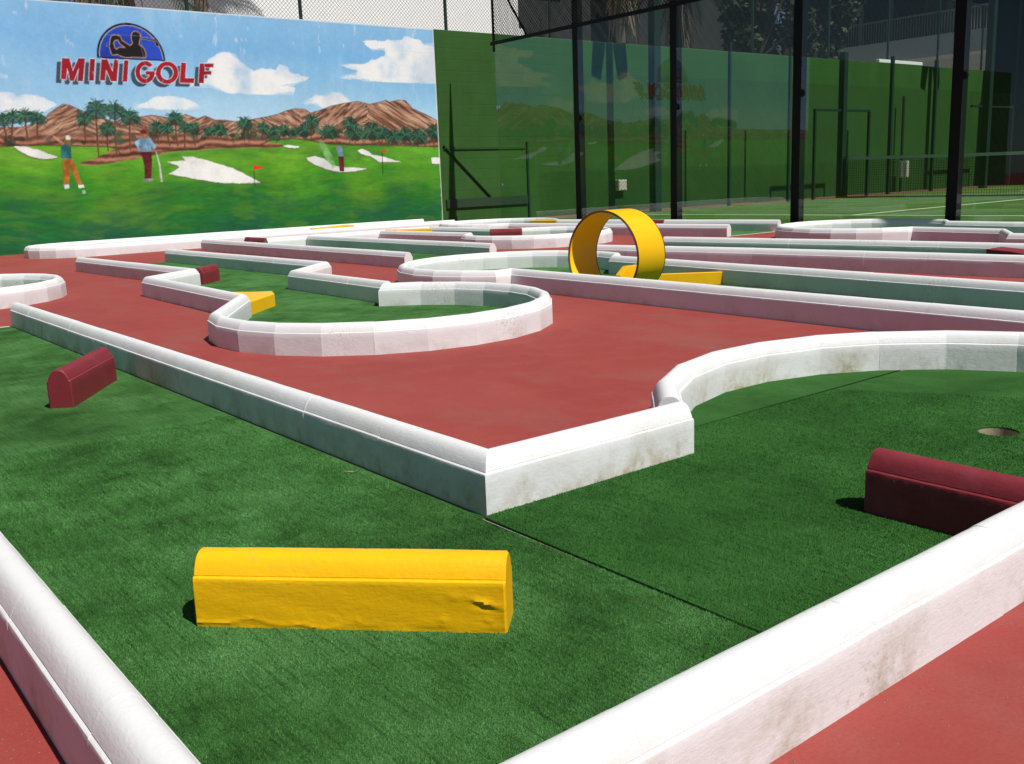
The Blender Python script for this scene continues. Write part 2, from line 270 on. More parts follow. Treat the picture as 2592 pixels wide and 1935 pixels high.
# ------------------------------------------------------------------ kerb stones
def profile(h=.166, w=.05, led=.120):
    p = [(-w, -.03), (-w, .012), (-w, .05), (-w, .09), (-w+.0003, led-.007), (-w+.0016, led-.0018), (-w+.0042, led+.0002), (-w+.0082, led+.0016)]
    a, b = .0425, led+.0035
    for t in (-1, -.93, -.82, -.66, -.46, -.24): p.append((a*t, b+(h-b)*(1-abs(t)**2.75)))
    return p+[(0, h)]+[(-x, z) for x, z in reversed(p)]
PR = profile(); NP = len(PR)
PCX, PCZ = 0, .07
def _n2(x, y, s):     # cheap smooth wobble
    return math.sin(x*3.1+s)*.5+math.sin(y*4.7+1.7*s)*.3+math.sin((x+y)*11.3+2.3*s)*.2
def sweep(mb, a, b, na, nb, rows, seed, amp=.0006, endcap=(True, True), bev=0.0, prof=PR):
    """one stone between points a,b with (already mitred) lateral vectors na, nb"""
    L = math.hypot(b[0]-a[0], b[1]-a[1]); rr = random.Random(seed)
    ts = [0, .004/L, .009/L] + [k/rows for k in range(1, rows)] + [1-.009/L, 1-.004/L, 1]
    dl, dz = rr.uniform(-.0008, .0008), rr.uniform(-.0007, .0007)
    vs = []
    for q, t in enumerate(ts):
        edge = q in (0, len(ts)-1)
        px = a[0]+(b[0]-a[0])*t; py = a[1]+(b[1]-a[1])*t
        nx = na[0]+(nb[0]-na[0])*t; ny = na[1]+(nb[1]-na[1])*t
        for x, z in prof:
            f = 1-(bev/.05 if edge else 0)
            xx = x*f; zz = z if z < 0 else PCZ+(z-PCZ)*(1-(bev/.09 if edge else 0))
            wob = _n2(px*2+z*9, py*2+x*9, seed % 17)*amp + rr.uniform(-1, 1)*amp*.18
            xx += (1 if x > 0 else -1)*wob*(1 if abs(x) > .01 else 0)+dl
            zz += (wob*1.2 if z > .11 else 0)+(dz if z > .02 else 0)
            vs.append((px+nx*xx, py+ny*xx, zz))
    n = len(prof); fs = []
    for r in range(len(ts)-1):
        for k in range(n-1):
            i = r*n+k; fs.append((i, i+1, i+n+1, i+n))
    fs.append(tuple(range(n-1, -1, -1))); e = (len(ts)-1)*n; fs.append(tuple(range(e, e+n)))
    mb.add(vs, fs)
KID = [0]
def kerb(path, label, closed=False, stone=.5, name='lane_kerb', mat='white_paint'):
    KID[0] += 97; seed = KID[0]
    # split long legs into stones, keep the corner points
    pts, corner = [], []
    m = len(path)
    for k in range(m if closed else m-1):
        a, b = path[k], path[(k+1) % m]; L = math.hypot(b[0]-a[0], b[1]-a[1]); n = max(1, round(L/stone))
        for j in range(n): pts.append((a[0]+(b[0]-a[0])*j/n, a[1]+(b[1]-a[1])*j/n))
    if not closed: pts.append(path[-1])
    N = len(pts); lat = []
    def dr(a, b): L = math.hypot(b[0]-a[0], b[1]-a[1]); return ((b[0]-a[0])/L, (b[1]-a[1])/L)
    for k in range(N):
        d0 = dr(pts[k-1], pts[k]) if (closed or k > 0) else dr(pts[k], pts[k+1])
        d1 = dr(pts[k], pts[(k+1) % N]) if (closed or k < N-1) else d0
        n0 = (d0[1], -d0[0]); n1 = (d1[1], -d1[0]); b = (n0[0]+n1[0], n0[1]+n1[1]); bl = math.hypot(*b); b = (b[0]/bl, b[1]/bl)
        s = 1/max(.35, b[0]*n0[0]+b[1]*n0[1]); lat.append((b[0]*s, b[1]*s))
    mb = MB(); cx, cy = pts[0]
    for k in range(N if closed else N-1):
        a, b = pts[k], pts[(k+1) % N]; L = math.hypot(b[0]-a[0], b[1]-a[1])
        near = math.hypot((a[0]+b[0])/2, (a[1]+b[1])/2)
        rows = max(1, int(L/(.03 if near < 3.5 else .06 if near < 7 else .2)))
        sweep(mb, a, b, lat[k], lat[(k+1) % N], rows, seed+k, bev=(-.0004, 0, -.0002, .0003, 0)[(seed*7+k*3) % 5] if near < 7 else 0)
    o = mb.build(name, M[mat], smooth=32)
    o.data.transform(Matrix.Translation((-cx, -cy, 0))); o.location = (cx, cy, 0)
    return tag(o, label, 'kerb', 'white kerbs edging the putting lanes')

c1 = (3.09, 1.42); c2 = (3.10, 5.20); c3 = (5.40, 6.77); c5 = (8.55, 10.25); c6 = (10.45, 13.5); c7 = (10.92, 6.75); c0 = (1.30, 9.62)
P_front = [(.33, 7.4), (.33, .845), (2.30, .845)]
P_corner = [(1.47, 7.33), (1.47, 1.985), (2.225, 1.985)]
P_arc1 = arc(*c1, 1.055, 143, -146)
P_lane2 = [(3.17, 12.15), (3.31, 8.93), (2.75, 8.5), (2.67, 6.34)] + arc(*c2, 1.0, 160, 418) + [(3.71, 6.16), (3.76, 7.78), (4.38, 8.37), (4.32, 12.45)]
P_lane3 = [(4.55, .4), (4.67, 2.0), (4.85, 6.12)] + arc(*c3, .99, 222, -20) + [(6.09, 6.22), (5.77, 2.5), (5.60, .4)]
P_3a = [(5.53, 14.35), (5.46, 8.6)]
P_3b = [(6.70, 8.78), (6.70, 13.25)]
P_cross = [(6.05, 13.31), (8.86, 13.31)]
P_lane5 = [(7.92, 13.2), (7.97, 10.95), (7.64, 10.62)] + arc(*c5, 1.0, 168, 412) + [(8.93, 11.24), (8.85, 13.2)]
P_lane6 = [(10.41, 8.45), (9.98, 12.6)] + arc(*c6, .99, 238, -38) + [(11.0, 12.55), (11.46, 8.42)]
P_lane7 = [(9.72, 2.2), (9.68, 4.42), (10.28, 4.78), (10.42, 5.86)] + arc(*c7, 1.03, 236, -32) + [(11.52, 6.02), (11.44, 5.2), (11.40, 2.2)]
P_8a = [(6.98, 7.45), (7.26, 5.6), (7.40, 4.0), (7.52, 2.2)]
P_8b = [(8.19, 7.55), (8.36, 6.0), (8.49, 4.5), (8.58, 2.2)]
P_M = [(10.75, 16.33), (4.35, 16.42)] + arc(4.15, 15.7, .74, 92, 268, 9) + [(4.4, 14.98), (10.60, 15.05)]
P_c0 = arc(*c0, .98, 75, -255)
kerb(P_front, 'near white kerb along the bottom left and bottom right edges, grubby scuffs on its cap', mat='white_paint_stained')
kerb(P_corner, 'long white kerb behind the askew maroon block, ending in a sharp corner and stub', mat='white_paint_stained')
kerb(P_arc1, 'white curved kerb with yellowish stains bending round the green with the cup', mat='white_paint_stained')
kerb(P_lane2, 'white zigzag kerb closing in a big round end, holding the yellow wedge', stone=.5)
kerb(P_lane3, 'white kerb round the lane with the yellow loop, oval at its far end')
kerb(P_3a, 'straight white kerb with mauve shaded side, just behind the zigzag lane')
kerb(P_3b, 'straight white kerb with dark green shaded side, square end behind the loop lane oval')
kerb(P_cross, 'short white cross kerb at the far ends of the two lanes near the mural')
kerb(P_lane5, 'white kerb ending in a rounded pale pink bulge seen through the yellow loop')
kerb(P_lane6, 'white kerb nearest the glass wall, both square ends right of the yellow loop')
kerb(P_lane7, 'far right white kerb with an oval end in front of the glass posts')
kerb(P_8a, 'long white kerb with mauve shaded side passing behind the yellow loop to the right')
kerb(P_8b, 'long white kerb with green shaded side touching the notched maroon block')
kerb(P_M, 'long low white kerb with rounded left end running along the foot of the mural')
kerb(P_c0, 'white round kerb cut off by the left edge of the photo')

# ------------------------------------------------------------------ turf laid in the lanes
TZ = .006
def lane_turf(polys, mat='turf', z=TZ, name='putting_turf', thick=0):
    return tag(sheet(name, polys, z, M[mat], thick), kind='structure')
# near lane: left roll and right roll butt at a seam
left_poly = [(.33,.845),(1.3965,.845),(1.3975,1.3),(1.3995,1.6),(1.4015,1.93),(1.47,1.985),(1.47,7.33),(.33,7.33)]
right_poly = [(1.400,.845),(2.30,.845),(2.30,.90)] + arc(*c1, 1.055, -146, 0) + arc(*c1, 1.055, 0, 41)[1:] + [(3.75,2.138),(2.30,2.146),(2.225,1.985),(1.47,1.985),(1.409,1.925),(1.405,1.6),(1.401,1.3)]
lane_turf([left_poly], 'turf', .006)
lane_turf([right_poly, hole], 'turf_dense', .010, thick=.006)
lane_turf([[(3.86,2.150)] + arc(*c1, 1.055, 44, 143)[1:] + [(2.30,2.153)]], 'turf_dense', .009, thick=.005)
tag(sheet('seam_strip', [[(1.389,.87),(1.401,.87),(1.402,1.3),(1.406,1.6),(1.411,1.96),(1.394,1.96),(1.393,1.6),(1.389,1.3)]], .0035, M['seam_shadow']), kind='structure')  # pale concrete showing in the gap between the turf rolls
lane_turf([P_lane2]); lane_turf([P_lane3]); lane_turf([[(5.53,14.35),(5.46,8.7),(6.70,8.82),(6.70,13.31),(6.05,13.31),(6.05,14.35)]])
lane_turf([P_lane5]); lane_turf([[(10.405,8.5)] + P_lane6[1:-1] + [(11.45,8.5)]]); lane_turf([P_lane7]); lane_turf([P_8a + P_8b[::-1]])
lane_turf([P_M]); lane_turf([circle(*c0, .98)])
tag(sheet('start_line', [[(10.41,8.43),(11.46,8.40),(11.45,8.49),(10.41,8.49)]], .0045, M['kerb_line']), kind='structure')
tag(sheet('start_line', [[(.38,7.335),(1.43,7.335),(1.43,7.39),(.38,7.39)]], .0045, M['kerb_line']), kind='structure')
# pile of the artificial grass close to the camera: real blades
def in_poly(x, y, poly):
    c = np.zeros(len(x), bool); n = len(poly)
    for k in range(n):
        x1, y1 = poly[k]; x2, y2 = poly[k-1]
        if y1 == y2: continue
        h = ((y1 > y) != (y2 > y)) & (x < (x2-x1)*(y-y1)/(y2-y1)+x1); c ^= h
    return c
def pile(name, poly, n, mat, z0, bounds, far=3.2, avoid=None):
    x = rng.uniform(bounds[0], bounds[1], n); y = rng.uniform(bounds[2], bounds[3], n)
    d = np.hypot(x, y); keep = in_poly(x, y, poly) & (rng.uniform(0, 1, n) < np.clip((1.5/np.maximum(d, .8))**1.6, 0, 1)) & (d < far)
    if avoid: keep &= (np.hypot(x-avoid[0], y-avoid[1]) > avoid[2])
    x, y, d = x[keep], y[keep], d[keep]; n = len(x)
    az = rng.uniform(0, 2*math.pi, n); h = rng.uniform(.0025, .0055, n); w = rng.uniform(.0005, .0009, n)*np.clip(d/1.5, 1, 2); lean = rng.uniform(0, .005, n); la = rng.uniform(0, 2*math.pi, n)
    v = np.zeros((n, 3, 3), np.float32)
    v[:,0] = np.c_[x-w*np.cos(az), y-w*np.sin(az), np.full(n, z0-.001)]
    v[:,1] = np.c_[x+w*np.cos(az), y+w*np.sin(az), np.full(n, z0-.001)]
    v[:,2] = np.c_[x+lean*np.cos(la), y+lean*np.sin(la), z0+h]
    me = D.meshes.new(name); me.vertices.add(n*3); me.vertices.foreach_set('co', v.ravel())
    me.loops.add(n*3); me.loops.foreach_set('vertex_index', np.arange(n*3, dtype=np.int32)); me.polygons.add(n)
    me.polygons.foreach_set('loop_start', np.arange(0, n*3, 3, dtype=np.int32)); me.update(); me.validate()
    me.materials.append(M[mat]); o = D.objects.new(name, me); C.objects.link(o)
    return tag(o, kind='stuff', label='short pile of the artificial grass', cat='grass')
turf('turf_blade', (.040,.132,.028), (.088,.280,.067), (.158,.410,.132), blades=True)
turf('turf_dense_blade', (.038,.148,.029), (.058,.215,.044), (.084,.275,.068), blades=True)
pile('turf_pile', left_poly, 520000, 'turf_blade', .006, (.36,1.40,.88,3.6), 3.9)
pile('turf_pile', right_poly, 520000, 'turf_dense_blade', .010, (1.40,4.1,.88,2.2), 3.9, avoid=(*CUP, CUPR))

# ------------------------------------------------------------------ cup
cup = MB(); n = 40
ring = lambda r, z: [(r*math.cos(2*math.pi*k/n), r*math.sin(2*math.pi*k/n), z) for k in range(n)]
vs = ring(CUPR-.001, .004) + ring(CUPR-.001, -.10) + [(0, 0, -.10)]
cup.add(vs, [(k, (k+1) % n, n+(k+1) % n, n+k) for k in range(n)] + [(n+k, n+(k+1) % n, 2*n) for k in range(n)])
o = cup.build('golf_cup', M['cup_plastic'], smooth=40, loc=(*CUP, 0)); tag(o, 'round golf cup sunk in the green turf at the right', 'golf hole')

# ------------------------------------------------------------------ obstacles shaped like kerb stones
def block(a, b, mat, label, name, rows=30, amp=.0011, sc=1.0, scar=False):
    cx, cy = (a[0]+b[0])/2, (a[1]+b[1])/2; L = math.hypot(b[0]-a[0], b[1]-a[1]); ang = math.atan2(b[1]-a[1], b[0]-a[0])
    mb = MB(); pr = PR
    if scar:   # denser profile for the big near block
        pr = []
        for k in range(len(PR)-1):
            m_ = max(1, int(math.hypot(PR[k+1][0]-PR[k][0], PR[k+1][1]-PR[k][1])/.005))
            for j in range(m_): pr.append((PR[k][0]+(PR[k+1][0]-PR[k][0])*j/m_, PR[k][1]+(PR[k+1][1]-PR[k][1])*j/m_))
        pr.append(PR[-1])
    sweep(mb, (-L/2, 0), (L/2, 0), (0, -1), (0, -1), rows, len(label)*13, amp, bev=.005, prof=pr)
    if scar:
        nv = []
        for x, y, z in mb.v:
            # front face is local -y ... lateral +x profile side: gouge, blisters and broken foot
            if abs(y) > .03 and z > 0:
                s = math.copysign(1, y)
                g = ((x-(L/2-.042))*.95-(z-.066)*.30)/.025, ((z-.066)*.95+(x-(L/2-.042))*.30)/.0055
                if s == SIDE:
                    q = g[0]**2+g[1]**2
                    y += -s*.0032*math.exp(-q*1.2)+s*.0034*math.exp(-((g[0])**2*.8+(g[1]-1.6)**2))
                    for bx, bz, br in ((L/2-.10, .086, .006), (L/2-.04, .078, .005), (L/2-.125, .034, .006), (-.03, .035, .004), (L/2-.035, .036, .005), (.02, .03, .004)):
                        y += s*.0022*math.exp(-((x-bx)**2+(z-bz)**2)/br**2)
                    foot = .018+.006*math.sin(x*23)+.004*math.sin(x*61+1)
                    if x < -.02 and z < .03: y += s*(.0016*math.exp(-((z-foot)/.004)**2)-.0006*(1 if z < foot-.004 else 0))
                    elif z < .014: y -= s*.0008*(1+math.sin(x*47))
            nv.append((x, y, z))
        mb.v = nv
    if sc != 1: mb.v = [(x, y, z*sc) for x, y, z in mb.v]
    o = mb.build(name, M[mat], smooth=30); o.location = (cx, cy, 0); o.rotation_euler = (0, 0, ang)
    return tag(o, label, 'obstacle block')
SIDE = -1
dx, dy = math.cos(R(-46)), math.sin(R(-46)); nx, ny = -dy*.05, dx*.05
block((.610+nx*1.0, 1.835+ny*1.0), (1.048+nx, 1.380+ny), 'yellow_paint', 'big yellow kerb block lying across the turf in the foreground, chipped at its right end', 'yellow_block', rows=90, scar=True, sc=.915)
for ob in [o for o in C.objects if o.name == 'yellow_block']: pass
block((2.165, .90), (2.165, 1.288), 'maroon_paint', 'maroon kerb block at the right edge with a dark side, in front of the cup', 'maroon_block', rows=40)
du, dv = math.cos(R(56.5)), math.sin(R(56.5))
block((.965, 4.25), (.965+du*.58, 4.25+dv*.58), 'maroon_paint', 'short maroon block set askew against the long kerb at left, rounded end towards us', 'maroon_block')
block((3.38, 8.99), (3.64, 9.25), 'maroon_paint', 'small dark red block poking out from the zigzag kerb corner', 'maroon_block', rows=12)
block((6.10, 13.42), (6.10, 14.1), 'maroon_paint', 'dark maroon block far off below the mural, left of a white cross kerb', 'maroon_block', rows=8)
block((8.66, 11.40), (8.98, 11.06), 'maroon_paint', 'tiny red block inside the far lane just left of the yellow loop', 'maroon_block', rows=8)
block((11.22, 10.35), (11.12, 11.7), 'maroon_paint', 'thin dark maroon block along the kerb by the glass wall, right of the loop', 'maroon_block', rows=8)
# wedge shaped deflectors
def wedge(poly, h, mat, label, name, taper=None):
    cx = sum(p[0] for p in poly)/len(poly); cy = sum(p[1] for p in poly)/len(poly)
    mb = MB(); n = len(poly); hs = taper or [h]*n
    mb.add([(x-cx, y-cy, -.01) for x, y in poly]+[(x-cx, y-cy, z) for (x, y), z in zip(poly, hs)],
           [tuple(range(n-1, -1, -1)), tuple(range(n, 2*n))]+[(k, (k+1) % n, n+(k+1) % n, n+k) for k in range(n)])
    o = mb.build(name, M[mat], loc=(cx, cy, 0), bevel=.006); return tag(o, label, 'obstacle block')
wedge([(2.72,6.38),(3.10,6.76),(3.17,6.95),(3.05,7.05),(2.72,7.55)], .098, 'yellow_paint', 'yellow wedge with a flat triangular top in the corner of the zigzag lane', 'yellow_wedge')
wedge([(8.02,15.50),(8.72,15.46),(8.78,15.85),(8.02,15.80)], .19, 'yellow_paint', 'yellow block far away in the lane along the mural', 'yellow_wedge', taper=[.15,.175,.175,.15])
wedge([(7.98,12.85),(8.42,12.55),(8.46,12.78),(7.99,13.22)], .17, 'yellow_paint', 'ochre wedge showing above the second far kerb below the mural corner', 'yellow_wedge')
wedge([(11.02,12.60),(11.12,12.62),(11.10,13.0),(10.85,13.15)], .15, 'yellow_paint', 'small yellow wedge at the far oval lane left of the loop top', 'yellow_wedge')
# notched maroon hump
nm = MB(); prof = [(-.62,-.01),(.62,-.01),(.62,.142),(.42,.128),(.16,.092),(-.02,.092),(-.26,.15),(-.62,.19)]
n = len(prof); nm.add([(-.13, y, z) for y, z in prof]+[(.13, y, z) for y, z in prof], [tuple(range(n)), tuple(range(2*n-1, n-1, -1))]+[(k, n+k, n+(k+1) % n, (k+1) % n) for k in range(n)])
o = nm.build('maroon_block', M['maroon_paint'], loc=(8.27, 3.30, 0), bevel=.006); tag(o, 'maroon block with a V notch in its top, at the far right edge', 'obstacle block')

# ------------------------------------------------------------------ the loop
lp = empty('loop_obstacle', (5.15, 5.245, 0)); tag(lp, 'yellow metal loop the loop standing in the middle lane with a low yellow ramp', 'loop')
def loop_band():
    rr = .30; th = .014; W_ = .275; nseg = 96; nw = 6
    vs = []; fs = []
    for k in range(nseg+1):
        ph = 2*math.pi*(k/nseg)*1.03-.05
        u0 = -.265+.27*ph/(2*math.pi)
        for j in range(nw+1):
            u = u0+W_*j/nw
            for q in (rr-th, rr):
                # ph=0 bottom, 90deg far (+v), 180 top, 270 near
                vs.append((u, math.sin(ph)*q, .312-math.cos(ph)*q))
    st = (nw+1)*2
    idx = lambda k, j, q: k*st+j*2+q
    inner, edge = [], []
    for k in range(nseg):
        for j in range(nw):
            fs.append((idx(k,j,1), idx(k,j+1,1), idx(k+1,j+1,1), idx(k+1,j,1)))
            fs.append((idx(k,j,0), idx(k+1,j,0), idx(k+1,j+1,0), idx(k,j+1,0)))
    m1 = MB(); m1.add(vs, fs); o = m1.build('ring', M['yellow_paint'], lp, smooth=40)
    e = MB()   # rolled rusty rims, tubes along both edges
    for j in (0, nw):
        prev = None
        for k in range(nseg+1):
            p = Vector(vs[idx(k,j,1)])*.5+Vector(vs[idx(k,j,0)])*.5
            if prev is not None: e.tube(prev, p, .0085, 6)
            prev = p
    e.build('rim', M['rusty_edge'], o, smooth=50)
loop_band()
rp = MB(); poly = [(.88,-.47),(.36,-.03),(.385,.16),(.415,.16),(.395,-.015),(.88,-.425)]; rp.prism(poly, -.01, .102); rp.build('ramp', M['yellow_paint'], lp, bevel=.004)
fl = MB(); pts = [(.27,0),(.60,0),(.60,.15),(.37,.15),(.29,.085)]
n = len(pts); fl.add([(x, .24, z) for x, z in pts]+[(x, .30, z) for x, z in pts], [tuple(range(n)), tuple(range(2*n-1, n-1, -1))]+[(k, n+k, n+(k+1) % n, (k+1) % n) for k in range(n)])
fl.build('support', M['yellow_paint'], lp, bevel=.004)
# ------------------------------------------------------------------ painted mural on the boundary wall
VW = 17.0; WH = 3.87; UM = 11.70
def fbm(h, w, base, octs=5, seed=0, ax=1.0, ay=1.0):
    r = np.random.default_rng(seed); out = np.zeros((h, w)); amp = 1.0; tot = 0
    for o in range(octs):
        gh = max(2, int(base*ay*2**o*h/w)+2); gw = max(2, int(base*ax*2**o)+2); g = r.uniform(0, 1, (gh, gw))
        y = np.linspace(0, gh-1.001, h); x = np.linspace(0, gw-1.001, w); yi = y.astype(int); xi = x.astype(int)
        fy = (y-yi)[:, None]; fx = (x-xi)[None, :]; fy = fy*fy*(3-2*fy); fx = fx*fx*(3-2*fx)
        a = g[yi][:, xi]; b = g[yi][:, xi+1]; c = g[yi+1][:, xi]; d = g[yi+1][:, xi+1]
        out += amp*((a*(1-fx)+b*fx)*(1-fy)+(c*(1-fx)+d*fx)*fy); tot += amp; amp *= .55
    return out/tot
def vnoise(x, y, seed, octs=3):
    r = np.random.default_rng(seed); T = r.uniform(0, 1, (256, 256)); out = 0; amp = 1; tot = 0
    for o in range(octs):
        xi = np.floor(x).astype(int); yi = np.floor(y).astype(int); fx = x-xi; fy = y-yi; fx = fx*fx*(3-2*fx); fy = fy*fy*(3-2*fy)
        g = lambda a, b: T[(xi+a) & 255, (yi+b) & 255]
        out = out+amp*((g(0,0)*(1-fx)+g(1,0)*fx)*(1-fy)+(g(0,1)*(1-fx)+g(1,1)*fx)*fy); tot += amp; amp *= .55; x = x*2.03+17; y = y*2.03+5
    return out/tot
class Canvas:
    def __init__(s, u0, u1, z0, z1, res):
        s.u0, s.z0, s.res = u0, z0, res; s.w = int(round((u1-u0)/res)); s.h = int(round((z1-z0)/res))
        s.U = u0+(np.arange(s.w)+.5)*res; s.Z = z0+(np.arange(s.h)+.5)*res; s.img = np.zeros((s.h, s.w, 3))
    def mask(s, poly, pad=0):
        p = np.array(poly); i0 = max(0, int((p[:,0].min()-pad-s.u0)/s.res)); i1 = min(s.w, int((p[:,0].max()+pad-s.u0)/s.res)+2)
        j0 = max(0, int((p[:,1].min()-pad-s.z0)/s.res)); j1 = min(s.h, int((p[:,1].max()+pad-s.z0)/s.res)+2)
        if i1 <= i0 or j1 <= j0: return None
        gx, gz = np.meshgrid(s.U[i0:i1], s.Z[j0:j1]); return i0, i1, j0, j1, gx, gz
    def fill(s, poly, col, a=1.0, wob=None):
        q = s.mask(poly)
        if q is None: return
        i0, i1, j0, j1, gx, gz = q; x, z = gx, gz
        if wob is not None: x = x+wob[0][j0:j1, i0:i1]; z = z+wob[1][j0:j1, i0:i1]
        m = in_poly(x.ravel(), z.ravel(), poly).reshape(gx.shape)
        aa = m*(a[j0:j1, i0:i1] if hasattr(a, 'shape') else a); c = np.array(col)
        c = c[j0:j1, i0:i1] if c.ndim == 3 else c
        s.img[j0:j1, i0:i1] = s.img[j0:j1, i0:i1]*(1-aa[..., None])+c*aa[..., None]
    def line(s, pts, w, col, a=1.0):
        for (x1, z1), (x2, z2) in zip(pts[:-1], pts[1:]):
            L = math.hypot(x2-x1, z2-z1)+1e-9; nx, nz = -(z2-z1)/L*w/2, (x2-x1)/L*w/2
            s.fill([(x1+nx, z1+nz), (x2+nx, z2+nz), (x2-nx, z2-nz), (x1-nx, z1-nz)], col, a)
def paint_mural():
    res = .00625; cv = Canvas(0, UM, 0, WH, res); h, w = cv.h, cv.w
    n1 = fbm(h, w, 6, 6, 1); n2 = fbm(h, w, 30, 5, 2); n3 = fbm(h, w, 14, 6, 3, 1, .35); nv = fbm(h, w, 50, 4, 4, 1.5, .25); nf = fbm(h, w, 150, 3, 5)
    nsx = fbm(h, w, 10, 5, 8, .6, 3)
    Zg = np.repeat(cv.Z[:, None], w, 1); Ug = np.repeat(cv.U[None, :], h, 0)
    S = lambda *c: np.array(lin(c))
    def ramp(t, stops):
        t = np.clip(t, stops[0][0], stops[-1][0]); r = np.zeros(t.shape+(3,))
        for k in range(3): r[..., k] = np.interp(t, [q[0] for q in stops], [q[1][k] for q in stops])
        return r
    # sky
    t = np.clip((Zg-2.0)/1.9+(n1-.5)*.55, 0, 1)
    cv.img[:] = ramp(t, [(0, S(174,210,233)), (.3, S(144,194,229)), (.65, S(120,178,224)), (1, S(136,187,227))])
    cv.img *= (1+(n2-.5)*.14+(nf-.5)*.10)[..., None]
    sc = np.clip((nv-.56)*9, 0, 1)*np.clip((n1-.42)*5, 0, 1)*np.clip((Zg-2.0)*1.2, 0, 1)
    cv.img += sc[..., None]*.16*(S(222,232,240)-cv.img)
    wob = ((n2-.5)*.14, (fbm(h, w, 34, 5, 6)-.5)*.12); wf = ((nf-.5)*.02, (fbm(h, w, 150, 3, 7)-.5)*.02); wm = ((n2-.5)*.06, (fbm(h, w, 50, 4, 9)-.5)*.05)
    for k, c in enumerate(CLOUDS):
        a = np.clip(.55+(n2-.35)*1.9+(n1-.5)*.7, 0, 1)*(.96 if k < 3 else .7)
        cv.fill(c, ramp(n3, [(.3, S(206,214,222)), (.5, S(232,234,236)), (.7, S(243,242,238))]), a*.45, ((n1-.5)*.45, (n3-.5)*.22))
        for ws, wa in ((1.6, .35), (1.25, .4), (.7, .5)): cv.fill(c, ramp(n3+(n2-.5)*.5, [(.3, S(214,220,226)), (.5, S(236,237,238)), (.7, S(244,243,240))]), a*wa, ((wob[0]+wf[0]*1.5)*ws, (wob[1]+wf[1]*1.5)*ws))
        if False: cv.fill(c, ramp(n3+(n2-.5)*.5, [(.3, S(214,220,226)), (.5, S(236,237,238)), (.7, S(244,243,240))]), a, wob)
    # mountains
    base = [(UM+.1, .9), (-.1, .9)]
    wq = n1*.5; sd1 = np.where(np.sin(Ug*2.6+n1*5) > 0, .75, -.75)
    str1 = vnoise((Ug+Zg*sd1)*5+40, (Zg-Ug*sd1*.7+wq)*36+9, 41, 4); sd2 = np.where(Ug > 10.2+(n2-.5)*.8, .8, -.75)
    str2 = vnoise((Ug+Zg*sd2)*4+40, (Zg+Ug*sd2*.62+wq*.5)*34+9, 43, 4)
    rock = np.clip((str1-.5)*2.0+.5, 0, 1)*.75+n3*.25
    mt = ramp(rock, [(.15, S(84,56,46)), (.38, S(134,96,78)), (.6, S(164,124,102)), (.9, S(196,164,140))])
    cv.fill(RIDGE+[(UM+.1, RIDGE[-1][1]), (UM+.1, .9), (-.1, .9), (-.1, 1.9)], mt, 1, wf)
    rock2 = np.clip((str2-.5)*2.2+.5, 0, 1)*.8+n3*.2
    cv.fill(RIDGE2, ramp(rock2, [(.15, S(82,52,42)), (.38, S(136,94,74)), (.6, S(168,126,102)), (.9, S(200,166,138))]), 1, wf)
    cv.line(RIDGE, .014, S(96,58,44), .7)
    # brown band with strata
    st = np.sin(Zg*55+n3*12+n1*7)*.5+.5
    bb = ramp(st*.6+nsx*.5+(nf-.5)*.3, [(.2, S(78,46,36)), (.45, S(122,74,58)), (.7, S(158,104,84)), (.95, S(182,134,108))])
    cv.fill([(-.1, 1.78), (3, 1.84), (4.3, 1.88), (5.6, 1.86), (6.6, 1.84), (7.6, 1.82), (UM+.1, 1.9), (UM+.1, .5), (-.1, .5)], bb, np.clip(1.0-(Zg-1.72)*3.2, .25, 1), wm)
    # grass
    g = ramp(np.clip(Zg/1.5+(n3-.5)*.75+(n2-.5)*.35, 0, 1), [(0, S(22,96,54)), (.22, S(26,106,48)), (.42, S(36,112,36)), (.6, S(54,132,30)), (.85, S(80,152,34)), (1, S(98,164,42))])
    yl = np.clip((n1-.5)*4, 0, 1)*np.clip((Zg-.15)*2, 0, 1); g += (yl*.3)[..., None]*(S(126,160,36)-g)
    dk = np.clip((nsx-.52)*7, 0, 1); g += (dk*.45)[..., None]*(S(24,92,44)-g)
    lt = np.clip((.42-nsx)*6, 0, 1)*np.clip((Zg-.5)*2, 0, 1); g += (lt*.4)[..., None]*(S(92,162,48)-g)
    bs = vnoise(Ug*3.2, (Zg+.10*np.sin(Ug*1.7)+n1*.3)*17, 51, 4); bs2 = vnoise(Ug*9, (Zg-.05*np.sin(Ug*2.9))*60, 53, 3)
    g *= (1+(bs-.5)*.50+(bs2-.5)*.40)[..., None]
    teal = np.clip((vnoise(Ug*1.6, Zg*5+n1*2, 55, 4)-.52)*6, 0, 1)*np.clip(1.2-Zg, 0, 1); g += (teal*.55)[..., None]*(S(22,84,66)-g)
    yg = np.clip((vnoise(Ug*1.9+7, Zg*7+n1*2, 57, 4)-.55)*7, 0, 1); g += (yg*.22)[..., None]*(S(112,150,34)-g)
    top = [(-.1, 1.645)]+[p for p in GTOP]+[(UM+.1, GTOP[-1][1]), (UM+.1, -.1), (-.1, -.1)]
    cv.fill(top, g, 1, wf)
    cv.fill(SPIT, bb, 1, wm)
    cv.line(GTOP, .03, S(48,44,26), .6)
    for k, b in enumerate(BUNK):
        cv.fill([(x-.01, z-.025) for x, z in b], S(96,110,60), .7, wf)
        cv.fill(b, ramp(n2, [(.3, S(206,208,206)), (.55, S(232,233,232)), (.8, S(242,242,240))]), 1, wf)
    # palms
    pr_ = np.random.default_rng(11)
